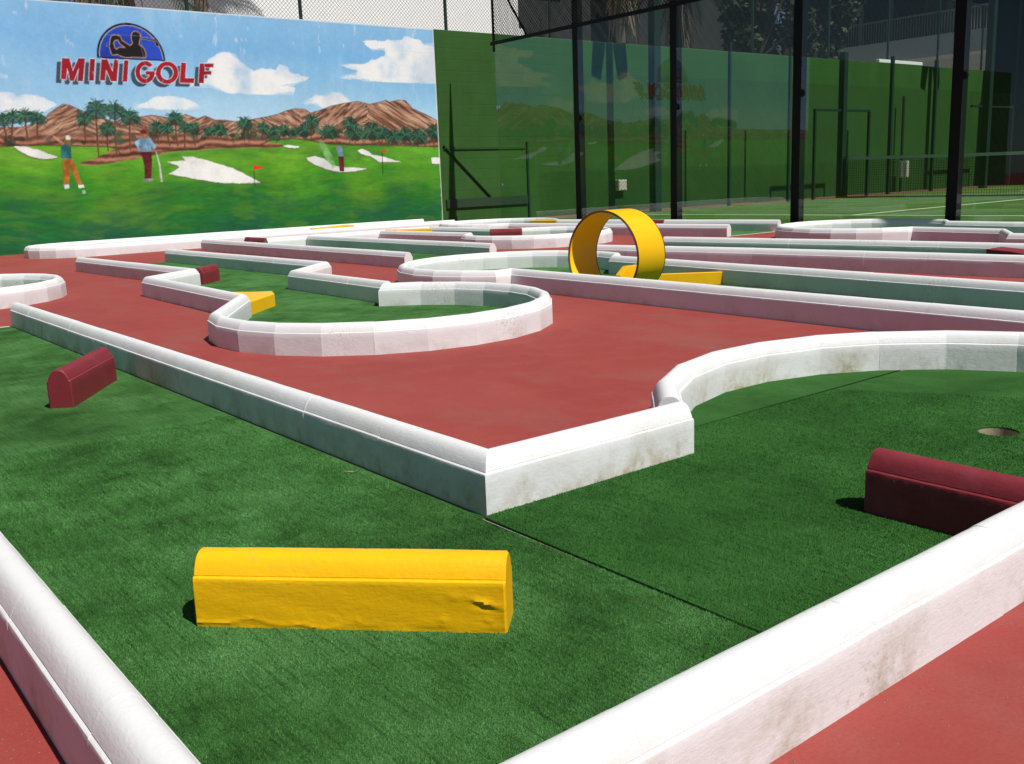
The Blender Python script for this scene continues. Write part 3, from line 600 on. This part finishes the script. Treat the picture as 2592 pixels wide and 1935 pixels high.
    for k in range(260):      # scrub and far groves
        x = pr_.uniform(0, UM); zc = np.interp(x, [0, 3.2, 5, 7.6, 9, 10, 11.7], [1.74, 1.75, 1.78, 1.80, 1.86, 1.80, 1.74])+pr_.normal(0, .03)
        if x < 7.4 and pr_.random() < .72: continue
        r = pr_.uniform(.03, .085); c = [S(30,66,48), S(46,88,64), S(22,48,36)][k % 3]
        cv.fill([(x+r*1.3*math.cos(t)*(.7+.5*pr_.random()), zc+r*math.sin(t)*(.6+.5*pr_.random())) for t in np.linspace(0, 6.28, 14)], c, .75, wf)
        if k % 3 == 0: cv.line([(x, zc), (x+.01, zc-.13)], .012, S(70,44,34), .7)
    for x, z, r, bx, bz in PALMS:
        r *= 1.12
        cv.line([(x, z), ((x+bx)/2-.01, (z+bz)/2), (bx, bz)], .026, S(92,58,44)); cv.line([(x+.006, z), (bx+.008, bz)], .008, S(140,100,78), .7)
        cv.fill([(x+r*.8*math.cos(t)*(.8+.3*pr_.random()), z-.06*r+r*.72*math.sin(t)*(.75+.35*pr_.random())) for t in np.linspace(0, 6.28, 22)], S(24,54,42), .85, wf)
        for k in range(54):
            t = pr_.uniform(-.9, math.pi+.9); L = r*pr_.uniform(.65, 1.2); c = [S(28,70,54), S(44,96,74), S(16,42,34), S(72,122,94)][k % 4]
            mx, mz = x+L*.55*math.cos(t), z+L*.62*math.sin(t)+.05*r; ex, ez = x+L*math.cos(t), z+L*math.sin(t)-.22*r
            cv.line([(x, z), (mx, mz), (ex, ez)], .010, c, .95)
    # golfers, flags
    cols = dict(skin=S(196,146,116), hair=S(168,120,60), white=S(232,234,232), teal=S(46,128,132), orange=S(190,118,48), shirt=S(140,186,218), maroon=S(150,36,44), trouser=S(112,34,40), grey=S(150,150,158), spray=S(150,205,130), pole=S(44,44,40), flag=S(214,58,40))
    for cn, p in FIG:
        if cn in ('teal', 'orange', 'trouser', 'shirt'):
            cv.fill([(x-.012, z) for x, z in p], cols[cn]*.45, .8)
        sh = np.clip(.72+(nf-.5)*1.0+(nv-.5)*.8, .45, 1.15)
        cv.fill(p, cols[cn][None, None, :]*sh[..., None] if cn != 'flag' else cols[cn], .55 if cn == 'spray' else 1, wf if cn == 'spray' else None)
    # logo: blue half disc with a black golfer
    (cx, cz), (lx, lz), (rx, rz_), (tx, tz) = LOGO; Rr = (math.hypot(lx-cx, lz-cz)+math.hypot(rx-cx, rz_-cz)+math.hypot(tx-cx, tz-cz))/3; tilt = math.atan2(rz_-lz, rx-lx)
    hd = lambda q: [(cx+q*math.cos(tilt+math.pi*k/48), cz+q*math.sin(tilt+math.pi*k/48)) for k in range(49)]
    cv.fill([(x, z-.02 if k in (0, 48) else z) for k, (x, z) in enumerate(hd(Rr+.012))], S(14,20,44)); cv.fill(hd(Rr-.022), S(168,164,180)); cv.fill(hd(Rr-.034), ramp(n2, [(.3, S(20,50,150)), (.7, S(38,72,190))]))
    for p in SIL[:2]: cv.line(p+[p[0]], .026, S(168,140,118))
    cv.line(SIL[2]+[SIL[2][0]], .016, S(150,130,120))
    for p in SIL: cv.fill(p, S(20,16,22))
    for p in TEXT:
        q = [(x+SHOFF[0], z+SHOFF[1]) for x, z in p]; cv.fill(q, S(58,74,92))
    for p in TEXT: cv.line(p+[p[0]], .018, S(226,226,230), .8)
    for p in TEXT: cv.fill(p, ramp(n2, [(.3, S(138,14,36)), (.7, S(160,20,42))]))
    # weathering: plaster joint, hairline cracks, vertical drips and white chips
    for k, x0 in enumerate((2.9, 5.85, 8.72)):
        zz = np.linspace(1.95 if k else .05, WH, 60); cv.line([(x0+.012*math.sin(q*9+k)+.006*math.sin(q*31), q) for q in zz], .008, S(150,172,186), .35)
    cv.line([(q, 2.05+1.35+.01*math.sin(q*7)) for q in np.linspace(0, UM, 120)], .008, S(150,176,196), .28)
    lum = vnoise(Ug*55, Zg*55, 61, 3); cv.img *= (1+(lum-.5)*.16)[..., None]
    ch = np.clip((fbm(h, w, 90, 5, 21, 1.5, .6)-.735)*16, 0, 1)*np.clip((Zg-2.2)*.8, .0, 1); cv.img += (ch*.35)[..., None]*(S(226,232,236)-cv.img)
    rim = (Zg > WH-.03); cv.img[rim] = cv.img[rim]*.35+S(226,228,226)*.65
    rimr = (Ug > UM-.02-.02*n2); cv.img[rimr] = cv.img[rimr]*.4+S(216,220,220)*.6
    return np.clip(cv.img, 0, .95), cv
GTOP = [(-.1, 1.60)]+LOW[1:5]+[(4.62,1.70)]
# upper grass edge: left rise, then behind the rock spit, then across to the right
GTOP = [(-.1, 1.66), (3.55, 1.66), (4.12, 1.675), (4.55, 1.66), (5.10, 1.645), (5.25, 1.60), (5.30, 1.50), (5.9, 1.545), (6.5, 1.585), (7.0, 1.61), (7.35, 1.61), (7.75, 1.63), (7.95, 1.72), (8.4, 1.755), (8.75, 1.72), (9.2, 1.64), (9.7, 1.625), (10.2, 1.62), (10.8, 1.60), (11.8, 1.57)]
SPIT = [(4.62,1.39),(4.74,1.42),(5.05,1.53),(5.25,1.62),(5.6,1.70),(6.2,1.74),(7.0,1.74),(7.7,1.72),(8.2,1.66),(8.25,1.60),(7.75,1.605),(7.0,1.59),(6.5,1.565),(6.0,1.53),(5.6,1.46),(5.15,1.39),(4.85,1.355),(4.68,1.345)]
def build_mural():
    img, cv = paint_mural(); k = 2                       # average 2x2 to the vertex grid
    h, w = (cv.h//k)*k, (cv.w//k)*k; im = img[:h, :w].reshape(h//k, k, w//k, k, 3).mean((1, 3)); H_, W_ = im.shape[:2]
    u = np.linspace(0, UM, W_); z = np.linspace(0, WH, H_); gu, gz = np.meshgrid(u, z)
    nvt = W_*H_; co = np.zeros((nvt, 3), np.float32); co[:, 0] = gu.ravel(); co[:, 2] = gz.ravel()
    j, i = np.meshgrid(np.arange(H_-1), np.arange(W_-1), indexing='ij'); a = (j*W_+i).ravel()
    q = np.c_[a, a+1, a+1+W_, a+W_].astype(np.int32); nf = len(q)
    # back and sides give the wall its thickness
    ex = np.array([(0,.25,0),(UM,.25,0),(UM,.25,WH),(0,.25,WH)], np.float32)
    co = np.vstack([co, ex]); e = nvt; c00, c10, c11, c01 = 0, W_-1, nvt-1, (H_-1)*W_
    extra = np.array([(c01, c11, e+2, e+3), (c10, e+1, e+2, c11), (c00, c01, e+3, e), (e+1, e, e+3, e+2)], np.int32); q = np.vstack([q, extra])
    me = D.meshes.new('mural_wall'); me.vertices.add(len(co)); me.vertices.foreach_set('co', co.ravel()); me.loops.add(q.size)
    me.loops.foreach_set('vertex_index', q.ravel()); me.polygons.add(len(q)); me.polygons.foreach_set('loop_start', np.arange(0, q.size, 4, dtype=np.int32))
    me.update(calc_edges=True)
    at = me.color_attributes.new('Col', 'FLOAT_COLOR', 'POINT'); c = np.ones((len(co), 4), np.float32); c[:nvt, :3] = im.reshape(-1, 3); c[nvt:, :3] = .7
    at.data.foreach_set('color', c.ravel()); me.materials.append(M['mural_paint'])
    o = D.objects.new('mural_wall', me); o.location = (0, VW, 0); C.objects.link(o)
    tag(o, 'wall painted with a golf course mural, red MINI GOLF lettering and blue half round emblem', 'wall')
build_mural()
gw = MB(); gw.box(-11.72, 0, 0, 11.72, .25, WH+.005); o = gw.build('green_wall', M['green_wall_paint'], loc=(23.42+.002, VW, 0), bevel=.01)
tag(o, 'tall dark green wall running on from the mural behind the court', 'wall')
lw = MB(); lw.box(-12, 0, 0, -.002, .25, WH); tag(lw.build('green_wall', M['green_wall_paint'], loc=(0, VW, 0)), 'green wall end left of the mural, outside the frame', 'wall')

# ------------------------------------------------------------------ chain link
def diamond(mb, L, H, pitch, r, fn):
    """crossing wires clipped to an L x H rectangle; fn maps (s,t)->3d"""
    for sgn in (1, -1):
        k = -H if sgn > 0 else 0
        while k < L+(H if sgn < 0 else 0):
            s0, t0, s1, t1 = (k, 0, k+H, H) if sgn > 0 else (k, 0, k-H, H)
            def clip(s, t): return s, t
            a, b = (s0, t0), (s1, t1)
            pts = []
            for (s, t) in (a, b):
                if s < 0: t = t+(0-s)*sgn; s = 0
                if s > L: t = t+(L-s)*sgn; s = L
                pts.append((s, t))
            (sa, ta), (sb, tb) = pts
            if abs(sa-sb) > .02 and -1e-6 <= min(ta, tb) and max(ta, tb) <= H+1e-6: mb.tube(fn(sa, ta), fn(sb, tb), r, 3)
            k += pitch
# fence on top of the boundary wall, one thing with its posts
wf = empty('chain_link_fence', (2.0, VW+.12, WH)); tag(wf, 'chain link fence with dark posts on top of the long boundary wall', 'fence')
mb = MB(); diamond(mb, 33.0, 2.1, .075, .0034, lambda s, t: (s, 0, t+.02)); mb.build('mesh', M['wire'], wf)
for u in (5.35, 6.72, 8.85, 12.1, 14.9, 18.2, 22.0, 25.45, 28.55, 31.5, 34.4):
    p = MB(); p.tube((u-2, 0, 0), (u-2, 0, 2.15), .035, 10); p.build('post', M['dark_green_steel'], wf, smooth=40)
tp = MB(); tp.tube((0, 0, 2.12), (33, 0, 2.12), .022, 8); tp.build('top_rail', M['dark_green_steel'], wf, smooth=40)

# ------------------------------------------------------------------ glass end wall of the court
UG = 12.2; PV = [13.36, 11.05, 8.71, 6.36, 4.0]; V0 = 15.66; BZ = 3.46
gl = empty('glass_court_wall', (UG, V0, 0)); tag(gl, 'glass wall of the court with black steel posts and mesh along its top', 'glass wall')
edges = [V0]+PV
for a, b in zip(edges[:-1], edges[1:]):
    g = MB(); g.box(-.006, b+.078-V0, .02, .006, a-(.078 if a != V0 else 0)-V0, BZ-.03); g.build('glass_panel', M['pane_glass'], gl)
for v in PV:
    p = MB(); p.box(.008, v-.075-V0, 0, .13, v+.075-V0, 4.85); q = p.build('post', M['black_steel'], gl, bevel=.006)
    for z in (1.9,):
        c = MB(); c.tube((-.03, v-.075-V0, z), (.03, v-.075-V0, z), .055, 16); c.build('clamp', M['black_steel'], q, smooth=40)
b = MB(); b.box(-.018, 3.0-V0, BZ-.032, .018, .12, BZ+.032); b.build('beam', M['black_steel'], gl, bevel=.004)
b = MB(); b.box(-.015, 3.0-V0, 4.80, .015, .06, 4.85); b.build('top_rail', M['black_steel'], gl)
p = MB(); p.box(-.012, .0, BZ-.16, .012, .05, 4.80); p.build('corner_post', M['black_steel'], gl)
p = MB(); p.tube((0, .0, 4.80), (0, -.98, BZ+.03), .02, 8); p.build('brace', M['black_steel'], gl, smooth=40)
mb = MB(); diamond(mb, 12.6, 1.30, .07, .0052, lambda s, t: (.01, -s, BZ+.03+t)); mb.build('mesh', M['dark_wire'], gl)
for z in (2.25, .75):
    c = MB(); c.tube((-.02, -.04, z), (.02, -.04, z), .035, 12); c.build('clip', M['galvanised'], gl, smooth=40)

# ------------------------------------------------------------------ court behind the glass
tag(sheet('court_turf', [[(12.0,-6),(36,-6),(36,15.72),(12.0,15.72)]], .008, M['court_turf']), kind='structure')
tag(sheet('border_path', [[(11.9,15.72),(37,15.72),(37,VW),(11.9,VW)]], .006, M['brown_border']), kind='structure')
lm = MB(); lm.box(15.46, -6, .006, 15.54, 15.6, .0125); lm.box(15.54, 9.84, .006, 24, 9.91, .0122)
tag(lm.build('court_line', M['line_paint']), kind='structure')
nt = empty('court_net', (24.1, 15.5, 0)); tag(nt, 'court net with pale top tape stretched between posts', 'net')
L = 11.4; mb = MB()
for k in range(int(L/.066)+1): mb.box(-.003, -k*.066-.003, .03, .003, -k*.066+.003, 1.02)
for k in range(16): mb.box(-.0025, -L, .04+k*.063-.0025, .0025, 0, .04+k*.063+.0025)
mb.build('netting', M['net_cord'], nt)
mb = MB(); mb.box(-.02, -L, .0, .02, 0, .045); mb.build('bottom_band', M['net_cord'], nt)
mb = MB(); segs = 24
for k in range(segs):
    f = lambda s: 1.10-.06*math.sin(math.pi*s)
    z0, z1 = f(k/segs), f((k+1)/segs); y0, y1 = -L*k/segs, -L*(k+1)/segs
    mb.add([(-.012,y0,z0-.075),(.012,y0,z0-.075),(.012,y0,z0),(-.012,y0,z0),(-.012,y1,z1-.075),(.012,y1,z1-.075),(.012,y1,z1),(-.012,y1,z1)], [(0,4,5,1),(1,5,6,2),(2,6,7,3),(3,7,4,0)])
mb.build('tape', M['net_tape'], nt)
for y in (.05, -L-.05):
    p = MB(); p.tube((0, y, 0), (0, y, 1.12), .05, 12); p.build('post', M['dark_green_steel'], nt, smooth=40)
# court side fence in front of the green wall: posts, gate frames, fine mesh
sf = empty('court_side_fence', (14.5, 15.72, 0)); tag(sf, 'dark post and mesh fence along the far side of the court with two gate frames', 'fence')
for u, hgt, w in ((19.36,3.85,.07),(21.74,3.85,.07),(22.85,2.36,.07),(24.1,3.85,.17),(25.4,2.36,.07),(26.5,3.85,.09),(28.9,3.85,.09),(33.9,2.6,.06)):
    p = MB(); p.box(u-14.5-w/2, -w/2, 0, u-14.5+w/2, w/2, hgt); p.build('post', M['dark_green_steel'], sf, bevel=.005)
for a, b_, z in ((22.85,25.4,2.34),(31.1,33.9,2.55),(15.0,34.2,3.0)):
    p = MB(); p.box(a-14.5, -.025, z-.03, b_-14.5, .025, z+.03)
    if z < 2.9: p.build('rail', M['dark_green_steel'], sf)
mb = MB(); diamond(mb, 19.5, 3.0, .10, .0030, lambda s, t: (s, .0, t)); mb.build('mesh', M['dark_wire'], sf)
# dark bars flush on the wall by the mural, standing in for a fence shadow
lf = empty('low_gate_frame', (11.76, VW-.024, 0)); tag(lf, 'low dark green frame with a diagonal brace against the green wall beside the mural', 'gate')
for u in (2.26,):
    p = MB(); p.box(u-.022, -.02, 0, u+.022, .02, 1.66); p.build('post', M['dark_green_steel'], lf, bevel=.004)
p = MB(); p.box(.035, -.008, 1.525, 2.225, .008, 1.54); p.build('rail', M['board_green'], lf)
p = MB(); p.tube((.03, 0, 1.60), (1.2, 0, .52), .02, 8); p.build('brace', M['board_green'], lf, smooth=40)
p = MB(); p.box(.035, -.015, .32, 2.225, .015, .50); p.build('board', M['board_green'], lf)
# boxes and flood lights on the wall
def wallbox(u, z, w, h, d, label):
    b = MB(); b.box(-w/2, -d, -h/2, w/2, 0, h/2); o = b.build('electric_box', M['box_plastic'], loc=(u, VW-.001, z), bevel=.012)
    l = MB(); l.box(-w/2+.02, -d-.012, -h/2+.02, w/2-.02, -d+.002, h/2-.02); l.build('lid', M['box_plastic'], o, bevel=.006); return tag(o, label, 'electric box')
wallbox(16.86, .62, .27, .26, .12, 'cream electric box low on the green wall behind the glass')
def twin_box(u):
    r = empty('switch_pillar', (u, 16.75, 0)); tag(r, 'thin dark pillar with two white switch boxes, seen through the court net', 'switch box')
    p = MB(); p.tube((0, 0, 0), (0, 0, 2.9), .04, 8); p.build('pole', M['dark_green_steel'], r, smooth=40)
    for s in (-.14, .12):
        b = MB(); b.box(s-.09, -.16, .45, s+.07, -.04, .95); b.build('box', M['box_plastic'], r, bevel=.01)
twin_box(28.95)
def flood(u, v, zh, label):
    r = empty('floodlight', (u, v, 0)); tag(r, label, 'floodlight')
    p = MB(); p.box(-.10, -.10, 0, .10, .10, zh+.75); p.build('pole', M['dark_green_steel'], r, bevel=.008)
    for s in (-1, 1):
        q = [(s*.13,-.08,.70),(s*.52,-.08,.66),(s*.58,-.08,.10),(s*.28,-.08,0)]
        h_ = MB(); h_.add([(x, y, z+zh) for x, y, z in q]+[(x, .08, z+zh) for x, y, z in q], [(0,1,2,3),(7,6,5,4),(0,4,5,1),(1,5,6,2),(2,6,7,3),(3,7,4,0)])
        h_.build('lamp_head', M['dark_green_steel'], r, bevel=.01)
flood(16.75, 15.72, 5.15, 'thick dark floodlight pole behind the glass, left of the second black glass post')
flood(31.1, 15.2, 6.05, 'thick dark floodlight pole standing beyond the net at the far right')
b = MB(); b.box(-1.25, -.06, 0, 1.25, .06, .10); tag(b.build('white_beam', M['white_metal'], loc=(29.15, VW+.05, WH+.01), bevel=.01), 'white horizontal bar lying on top of the green wall', 'bar')
p = MB(); p.tube((0, 0, 0), (0, 0, 7.5), .045, 12); tag(p.build('metal_pole', M['galvanised'], loc=(33.35, VW+.5, 0), smooth=40), 'slim shiny metal pole rising behind the green wall', 'pole')
sc = empty('windbreak_screen', (34.75, 13.0, 0)); tag(sc, 'tall black windbreak screen closing the court at the right edge', 'screen')
b = MB(); b.box(-.02, -9, 0, .02, 4, 9.0); b.build('cloth', M['screen_cloth'], sc)
for v in (-6, -3, 0, 3):
    p = MB(); p.box(-.12, v-.05, 0, -.022, v+.05, 9.0); p.build('post', M['dark_green_steel'], sc)

# ------------------------------------------------------------------ buildings beyond the wall
wb = empty('white_building', (14.8, 24, 0)); tag(wb, 'plain white building behind the chain link fence above the mural', 'building')
b = MB(); b.box(-4.9, 0, 0, 4.85, 5.3, 13); b.box(4.85, .4, 0, 5.4, 5, 5.4); b.build('wall', M['plaster'], wb)
b = MB(); b.box(-5.3, -.4, 13, 5.3, 5.7, 13.4); b.build('roof', M['plaster'], wb)
for x in (-2.5, 2.5):
    b = MB(); b.box(x-.7, -.03, 8.6, x+.7, .05, 10.2); b.build('window', M['window_dark'], wb)
tag(sheet('yard', [[(-12,17.3),(70,17.3),(70,70),(-12,70)]], .006, M['yard_concrete']), kind='structure')  # unseen pale ground, added to bounce light up onto the buildings
gb = empty('grey_building', (24.6, 25.5, 0)); tag(gb, 'dark grey building seen through the mesh above the glass wall', 'building')
b = MB(); b.box(-3.75, 0, 0, -.55, 6, 13); b.box(3.6, 3, 0, 13.5, 8, 13); b.build('wall', M['dark_cladding'], gb)
b = MB(); b.box(-3.55, -.05, 6.6, -1.9, .04, 8.4); b.build('window', M['window_dark'], gb)
b = MB(); b.box(-3.9, -.2, 13, 10, 8, 13.3); b.build('roof', M['dark_cladding'], gb)
ab = empty('apartment_building', (36.0, 17.3, 0)); tag(ab, 'white apartment building with a railed balcony over the wall at the upper right', 'building')
b = MB(); b.box(1.4, .0, 0, 8, 10, 12); b.build('wall', M['plaster'], ab)
b = MB(); b.box(0, 0.05, 4.72, 1.39, 9.5, 5.48); b.build('balcony', M['plaster'], ab)
b = MB(); b.box(-.3, -.2, 8.3, 1.39, 9.8, 8.7); b.build('balcony_roof', M['plaster'], ab)
for y in (2.55, 6.9):
    b = MB(); b.box(.2, y-.45, 5.48, 1.39, y+.45, 8.3); b.build('pillar', M['dark_cladding'], ab)
for y0, y1 in ((.3, 1.9), (3.2, 4.9), (5.0, 6.2)):
    b = MB(); b.box(1.32, y0, 5.5, 1.41, y1, 7.9); f = b.build('window', M['window_dark'], ab)
    for ya in (y0-.06, y1):
        b = MB(); b.box(1.28, ya, 5.5, 1.33, ya+.06, 7.9); b.build('jamb', M['rail_paint'], f)
rl = MB(); rl.box(.06, .08, 6.25, .12, 9.4, 6.31)
for k in range(84):
    y = .12+k*.11; rl.box(.075, y-.014, 5.48, .105, y+.014, 6.25)
rl.build('railing', M['rail_paint'], ab)
b = MB(); b.box(1.36, 4.6, 1.5, 1.42, 6.9, 4.3); b.build('garage_opening', M['window_dark'], ab)

# ------------------------------------------------------------------ palms and trees
def leaf_cloud(mb, centers, n, size, rr):
    for _ in range(n):
        cx, cy, cz, r = centers[rr.randrange(len(centers))]
        while True:
            p = Vector((rr.uniform(-1,1), rr.uniform(-1,1), rr.uniform(-1,1)))
            if p.length <= 1: break
        p = p*(.55+.45*rr.random()); q = Vector((cx, cy, cz))+p*r
        d = Vector((rr.uniform(-1,1), rr.uniform(-1,1), rr.uniform(-.9,.5))).normalized(); s = size*rr.uniform(.6, 1.5)
        w = d.orthogonal().normalized(); w.rotate(Matrix.Rotation(rr.uniform(0, 6.28), 3, d)); w *= s*.30
        mb.add([q-d*s*.5, q+w, q+d*s*.5, q-w], [(0,1,2,3)])
def tree(u, v, hgt, spread, label, seed, n=8000):
    rr = random.Random(seed); r = empty('tree', (u, v, 0)); tag(r, label, 'tree', 'dark trees behind the green wall')
    t = MB(); pts = [Vector((0,0,0)), Vector((.1,.05,hgt*.25)), Vector((-.05,.1,hgt*.5))]
    t.tube(pts[0], pts[1], .22, 9, .18); t.tube(pts[1], pts[2], .18, 9, .12); cs = []
    for k in range(15):
        a = rr.uniform(0, 6.28); z = hgt*rr.uniform(.36, .95); q = spread*rr.uniform(.2, 1)*(1.15-.6*abs(z/hgt-.6))
        c = Vector((q*math.cos(a), q*math.sin(a), z)); t.tube(pts[1 if z < hgt*.6 else 2], c, .07, 6, .02); cs.append((c.x, c.y, c.z, spread*rr.uniform(.3, .55)))
    t.build('trunk', M['bark'], r, smooth=60); c = MB(); leaf_cloud(c, cs, n, .22, rr); c.build('crown', M['leaf_dark'], r)
tree(27.6, 21.2, 8.6, 1.7, 'dark tree directly right of the bare grey pole stub above the green wall', 3)
tree(30.2, 22.0, 9.2, 1.9, 'dense dark tree in the middle of the clump above the green wall', 4)
tree(32.2, 22.4, 8.4, 1.45, 'dark tree beside the balcony of the apartment building', 5)
def palm(u, v, hgt, label, seed, skirt=60, fr=26, L=2.4):
    rr = random.Random(seed); r = empty('palm_tree', (u, v, 0)); tag(r, label, 'palm', 'palms behind the wall')
    t = MB(); prev = Vector((0,0,0)); n = 14
    for k in range(1, n+1):
        p = Vector((.12*math.sin(k*.5), .08*math.sin(k*.4), hgt*k/n)); t.tube(prev, p, .21-.004*k, 10, .185-.004*k); prev = p
    t.build('trunk', M['palm_bark'], r, smooth=50)
    top = prev
    def frond(mb, a, el, L, droop, wdt):
        p = top.copy(); d = Vector((math.cos(a)*math.cos(el), math.sin(a)*math.cos(el), math.sin(el))); m_ = 12
        for k in range(m_):
            q = p+d*(L/m_); side = d.cross(Vector((0,0,1)))
            if side.length < .05: side = Vector((1,0,0))
            side.normalize(); mb.tube(p, q, .018*(1-k/m_)+.004, 4)
            for s in (-1, 1):
                for j in range(3):
                    b0 = p+(q-p)*(j/3); ll = wdt*math.sin(math.pi*min(1, (k+j/3+1.2)/(m_+1.2)))*rr.uniform(.8, 1.1)
                    tip = b0+side*s*ll*.75+d*ll*.55-Vector((0,0,ll*.35)); w_ = d*.022
                    mb.add([b0-w_, b0+w_, tip], [(0,1,2)])
            p = q; d = (d-Vector((0,0,droop/m_))).normalized()
    c = MB()
    for k in range(fr): frond(c, k*2.4+rr.uniform(-.2,.2), rr.uniform(-.1, 1.2), L*rr.uniform(.85, 1.1), rr.uniform(1.0, 2.0), .42)
    c.build('crown', M['leaf_palm'], r)
    s = MB()
    for k in range(skirt):
        a = rr.uniform(0, 6.28); z = hgt-rr.uniform(.1, 1.7); q = rr.uniform(.2, .42); b0 = Vector((q*math.cos(a), q*math.sin(a), z)); L2 = rr.uniform(.5, 1.2)
        tip = b0+Vector((math.cos(a)*.12+rr.uniform(-.15,.15), math.sin(a)*.12+rr.uniform(-.15,.15), -L2)); w_ = Vector((-math.sin(a), math.cos(a), 0))*rr.uniform(.015, .05)
        s.add([b0-w_, b0+w_, tip+w_*.4, tip-w_*.2], [(0,1,2,3)])
    s.build('skirt', M['dry_frond'], r)
palm(22.1, 22.0, 7.4, 'palm with a shaggy skirt of dry fronds behind the left part of the glass', 8, 160)
palm(23.9, 21.4, 6.6, 'palm with hanging dead fronds immediately right of a black glass wall post', 9, 160)
palm(9.3, 22.6, 7.4, 'palm trunk showing through the fence between grey and white walls', 10, 30)
palm(6.4, 21.0, 6.0, 'leaning dark palm above the left end of the mural', 12, 120)
palm(7.3, 22.2, 5.4, 'short palm crown above the mural emblem', 14, 40)

# ------------------------------------------------------------------ litter
def twig(x, y, z, L, a, label):
    t = MB(); t.tube((-L/2, 0, 0), (0, .004, .002), .0013, 5, .0017); t.tube((0, .004, .002), (L/2, 0, .001), .0017, 5, .0008)
    o = t.build('twig', M['twig'], loc=(x, y, z), smooth=60); o.rotation_euler = (0, 0, a); return tag(o, label, 'twig', 'bits of straw on the ground')
def bit(x, y, r, label, mat='pebble'):
    t = MB(); rr = random.Random(int(x*1000)); vs = []; n = 7
    for k in range(n):
        a = 2*math.pi*k/n; vs.append((r*math.cos(a)*rr.uniform(.7,1.2), r*.7*math.sin(a)*rr.uniform(.7,1.2), 0))
    top = [(x_*.6, y_*.6, r*.55) for x_, y_, _ in vs]; t.add(vs+top, [tuple(range(n, 2*n))]+[(k, (k+1) % n, n+(k+1) % n, n+k) for k in range(n)])
    return tag(t.build('pebble', M[mat], loc=(x, y, .0), smooth=50), label, 'pebble', 'grit on the red ground')
# loose grit swept against the kerbs: too many grains to count
gm = MB(); rr = random.Random(5)
def grain(x, y, z, r):
    a = rr.uniform(0, 6.28); vs = [(x+r*math.cos(a+k*2.1)*rr.uniform(.6,1.3), y+r*math.sin(a+k*2.1)*rr.uniform(.6,1.3), z) for k in range(3)]
    gm.add(vs+[(x, y, z+r*.7)], [(0,1,3),(1,2,3),(2,0,3)])
for k in range(420):
    t = rr.random()
    if t < .35: grain(rr.uniform(.6, 2.3), .79-abs(rr.gauss(0, .10))-.005, .0005, rr.uniform(.0008, .0026))
    elif t < .6: grain(1.53+abs(rr.gauss(0, .06)), rr.uniform(2.1, 6.5), .0005, rr.uniform(.001, .003))
    elif t < .8: grain(rr.uniform(1.6, 4.4), rr.uniform(2.4, 5.8), .0005, rr.uniform(.001, .0028))
    else: grain(.27-abs(rr.gauss(0, .05)), rr.uniform(1.3, 2.2), .0005, rr.uniform(.0008, .002))
tag(gm.build('grit', M['pebble']), kind='stuff')
bit(2.02, .52, .0035, 'small brown pebble on the red ground below the right hand kerb'); bit(1.50, .40, .006, 'largest brown pebble at the bottom right edge')
bit(2.14, .66, .0035, 'dark speck of grit at the right edge beside the near kerb', 'twig'); bit(.12, 1.36, .005, 'dark crumb on the red ground at the bottom left')
twig(1.84, .58, .002, .035, -.5, 'pale straw on the red ground in the lower right corner')
twig(1.36, 2.55, .010, .035, 2.2, 'yellow straw on the turf at the foot of the long kerb')
# ------------------------------------------------------------------ camera and light
F_PX, YAW, PITCH, ROLL, HC = 2463.93, R(38.1508), R(11.7531), R(2.2686), .86
fw = Vector((math.sin(YAW)*math.cos(PITCH), math.cos(YAW)*math.cos(PITCH), -math.sin(PITCH)))
rt = Vector((math.cos(YAW), -math.sin(YAW), 0)); dn = fw.cross(rt)
c_, s_ = math.cos(ROLL), math.sin(ROLL); rt2 = c_*rt+s_*dn; dn2 = -s_*rt+c_*dn
cam = D.cameras.new('camera'); co = D.objects.new('camera', cam); C.objects.link(co)
m = Matrix((( rt2.x, -dn2.x, -fw.x, 0), (rt2.y, -dn2.y, -fw.y, 0), (rt2.z, -dn2.z, -fw.z, HC), (0,0,0,1)))
co.matrix_world = m; cam.sensor_fit = 'HORIZONTAL'; cam.sensor_width = 36; cam.lens = F_PX/2592*36; cam.clip_start = .05; cam.clip_end = 600
bpy.context.scene.camera = co
sd = Vector((-.012, .105, -.165)).normalized()
sun = D.lights.new('sun', 'SUN'); sun.energy = SUN; sun.angle = R(.53); sun.color = (1, .955, .89)
so = D.objects.new('sun', sun); so.rotation_euler = sd.to_track_quat('-Z', 'Y').to_euler(); so.location = (0, 0, 30); C.objects.link(so)
w = D.worlds.new('World'); bpy.context.scene.world = w; w.use_nodes = True; nt_ = w.node_tree
sky = nt_.nodes.new('ShaderNodeTexSky'); sky.sky_type = 'NISHITA'; sky.sun_disc = False
sky.sun_elevation = math.asin(-sd.z); sky.sun_rotation = math.atan2(-sd.x, -sd.y); sky.altitude = 20; sky.air_density = .6; sky.dust_density = .3
bg = nt_.nodes['Background']; bg.inputs['Strength'].default_value = SKY; nt_.links.new(sky.outputs[0], bg.inputs['Color'])
sc_ = bpy.context.scene; vs_ = sc_.view_settings; vs_.view_transform = 'Standard'; vs_.look = 'None'; vs_.exposure = EXPO; vs_.gamma = 1
sc_.cycles.max_bounces = 8; sc_.cycles.transparent_max_bounces = 16
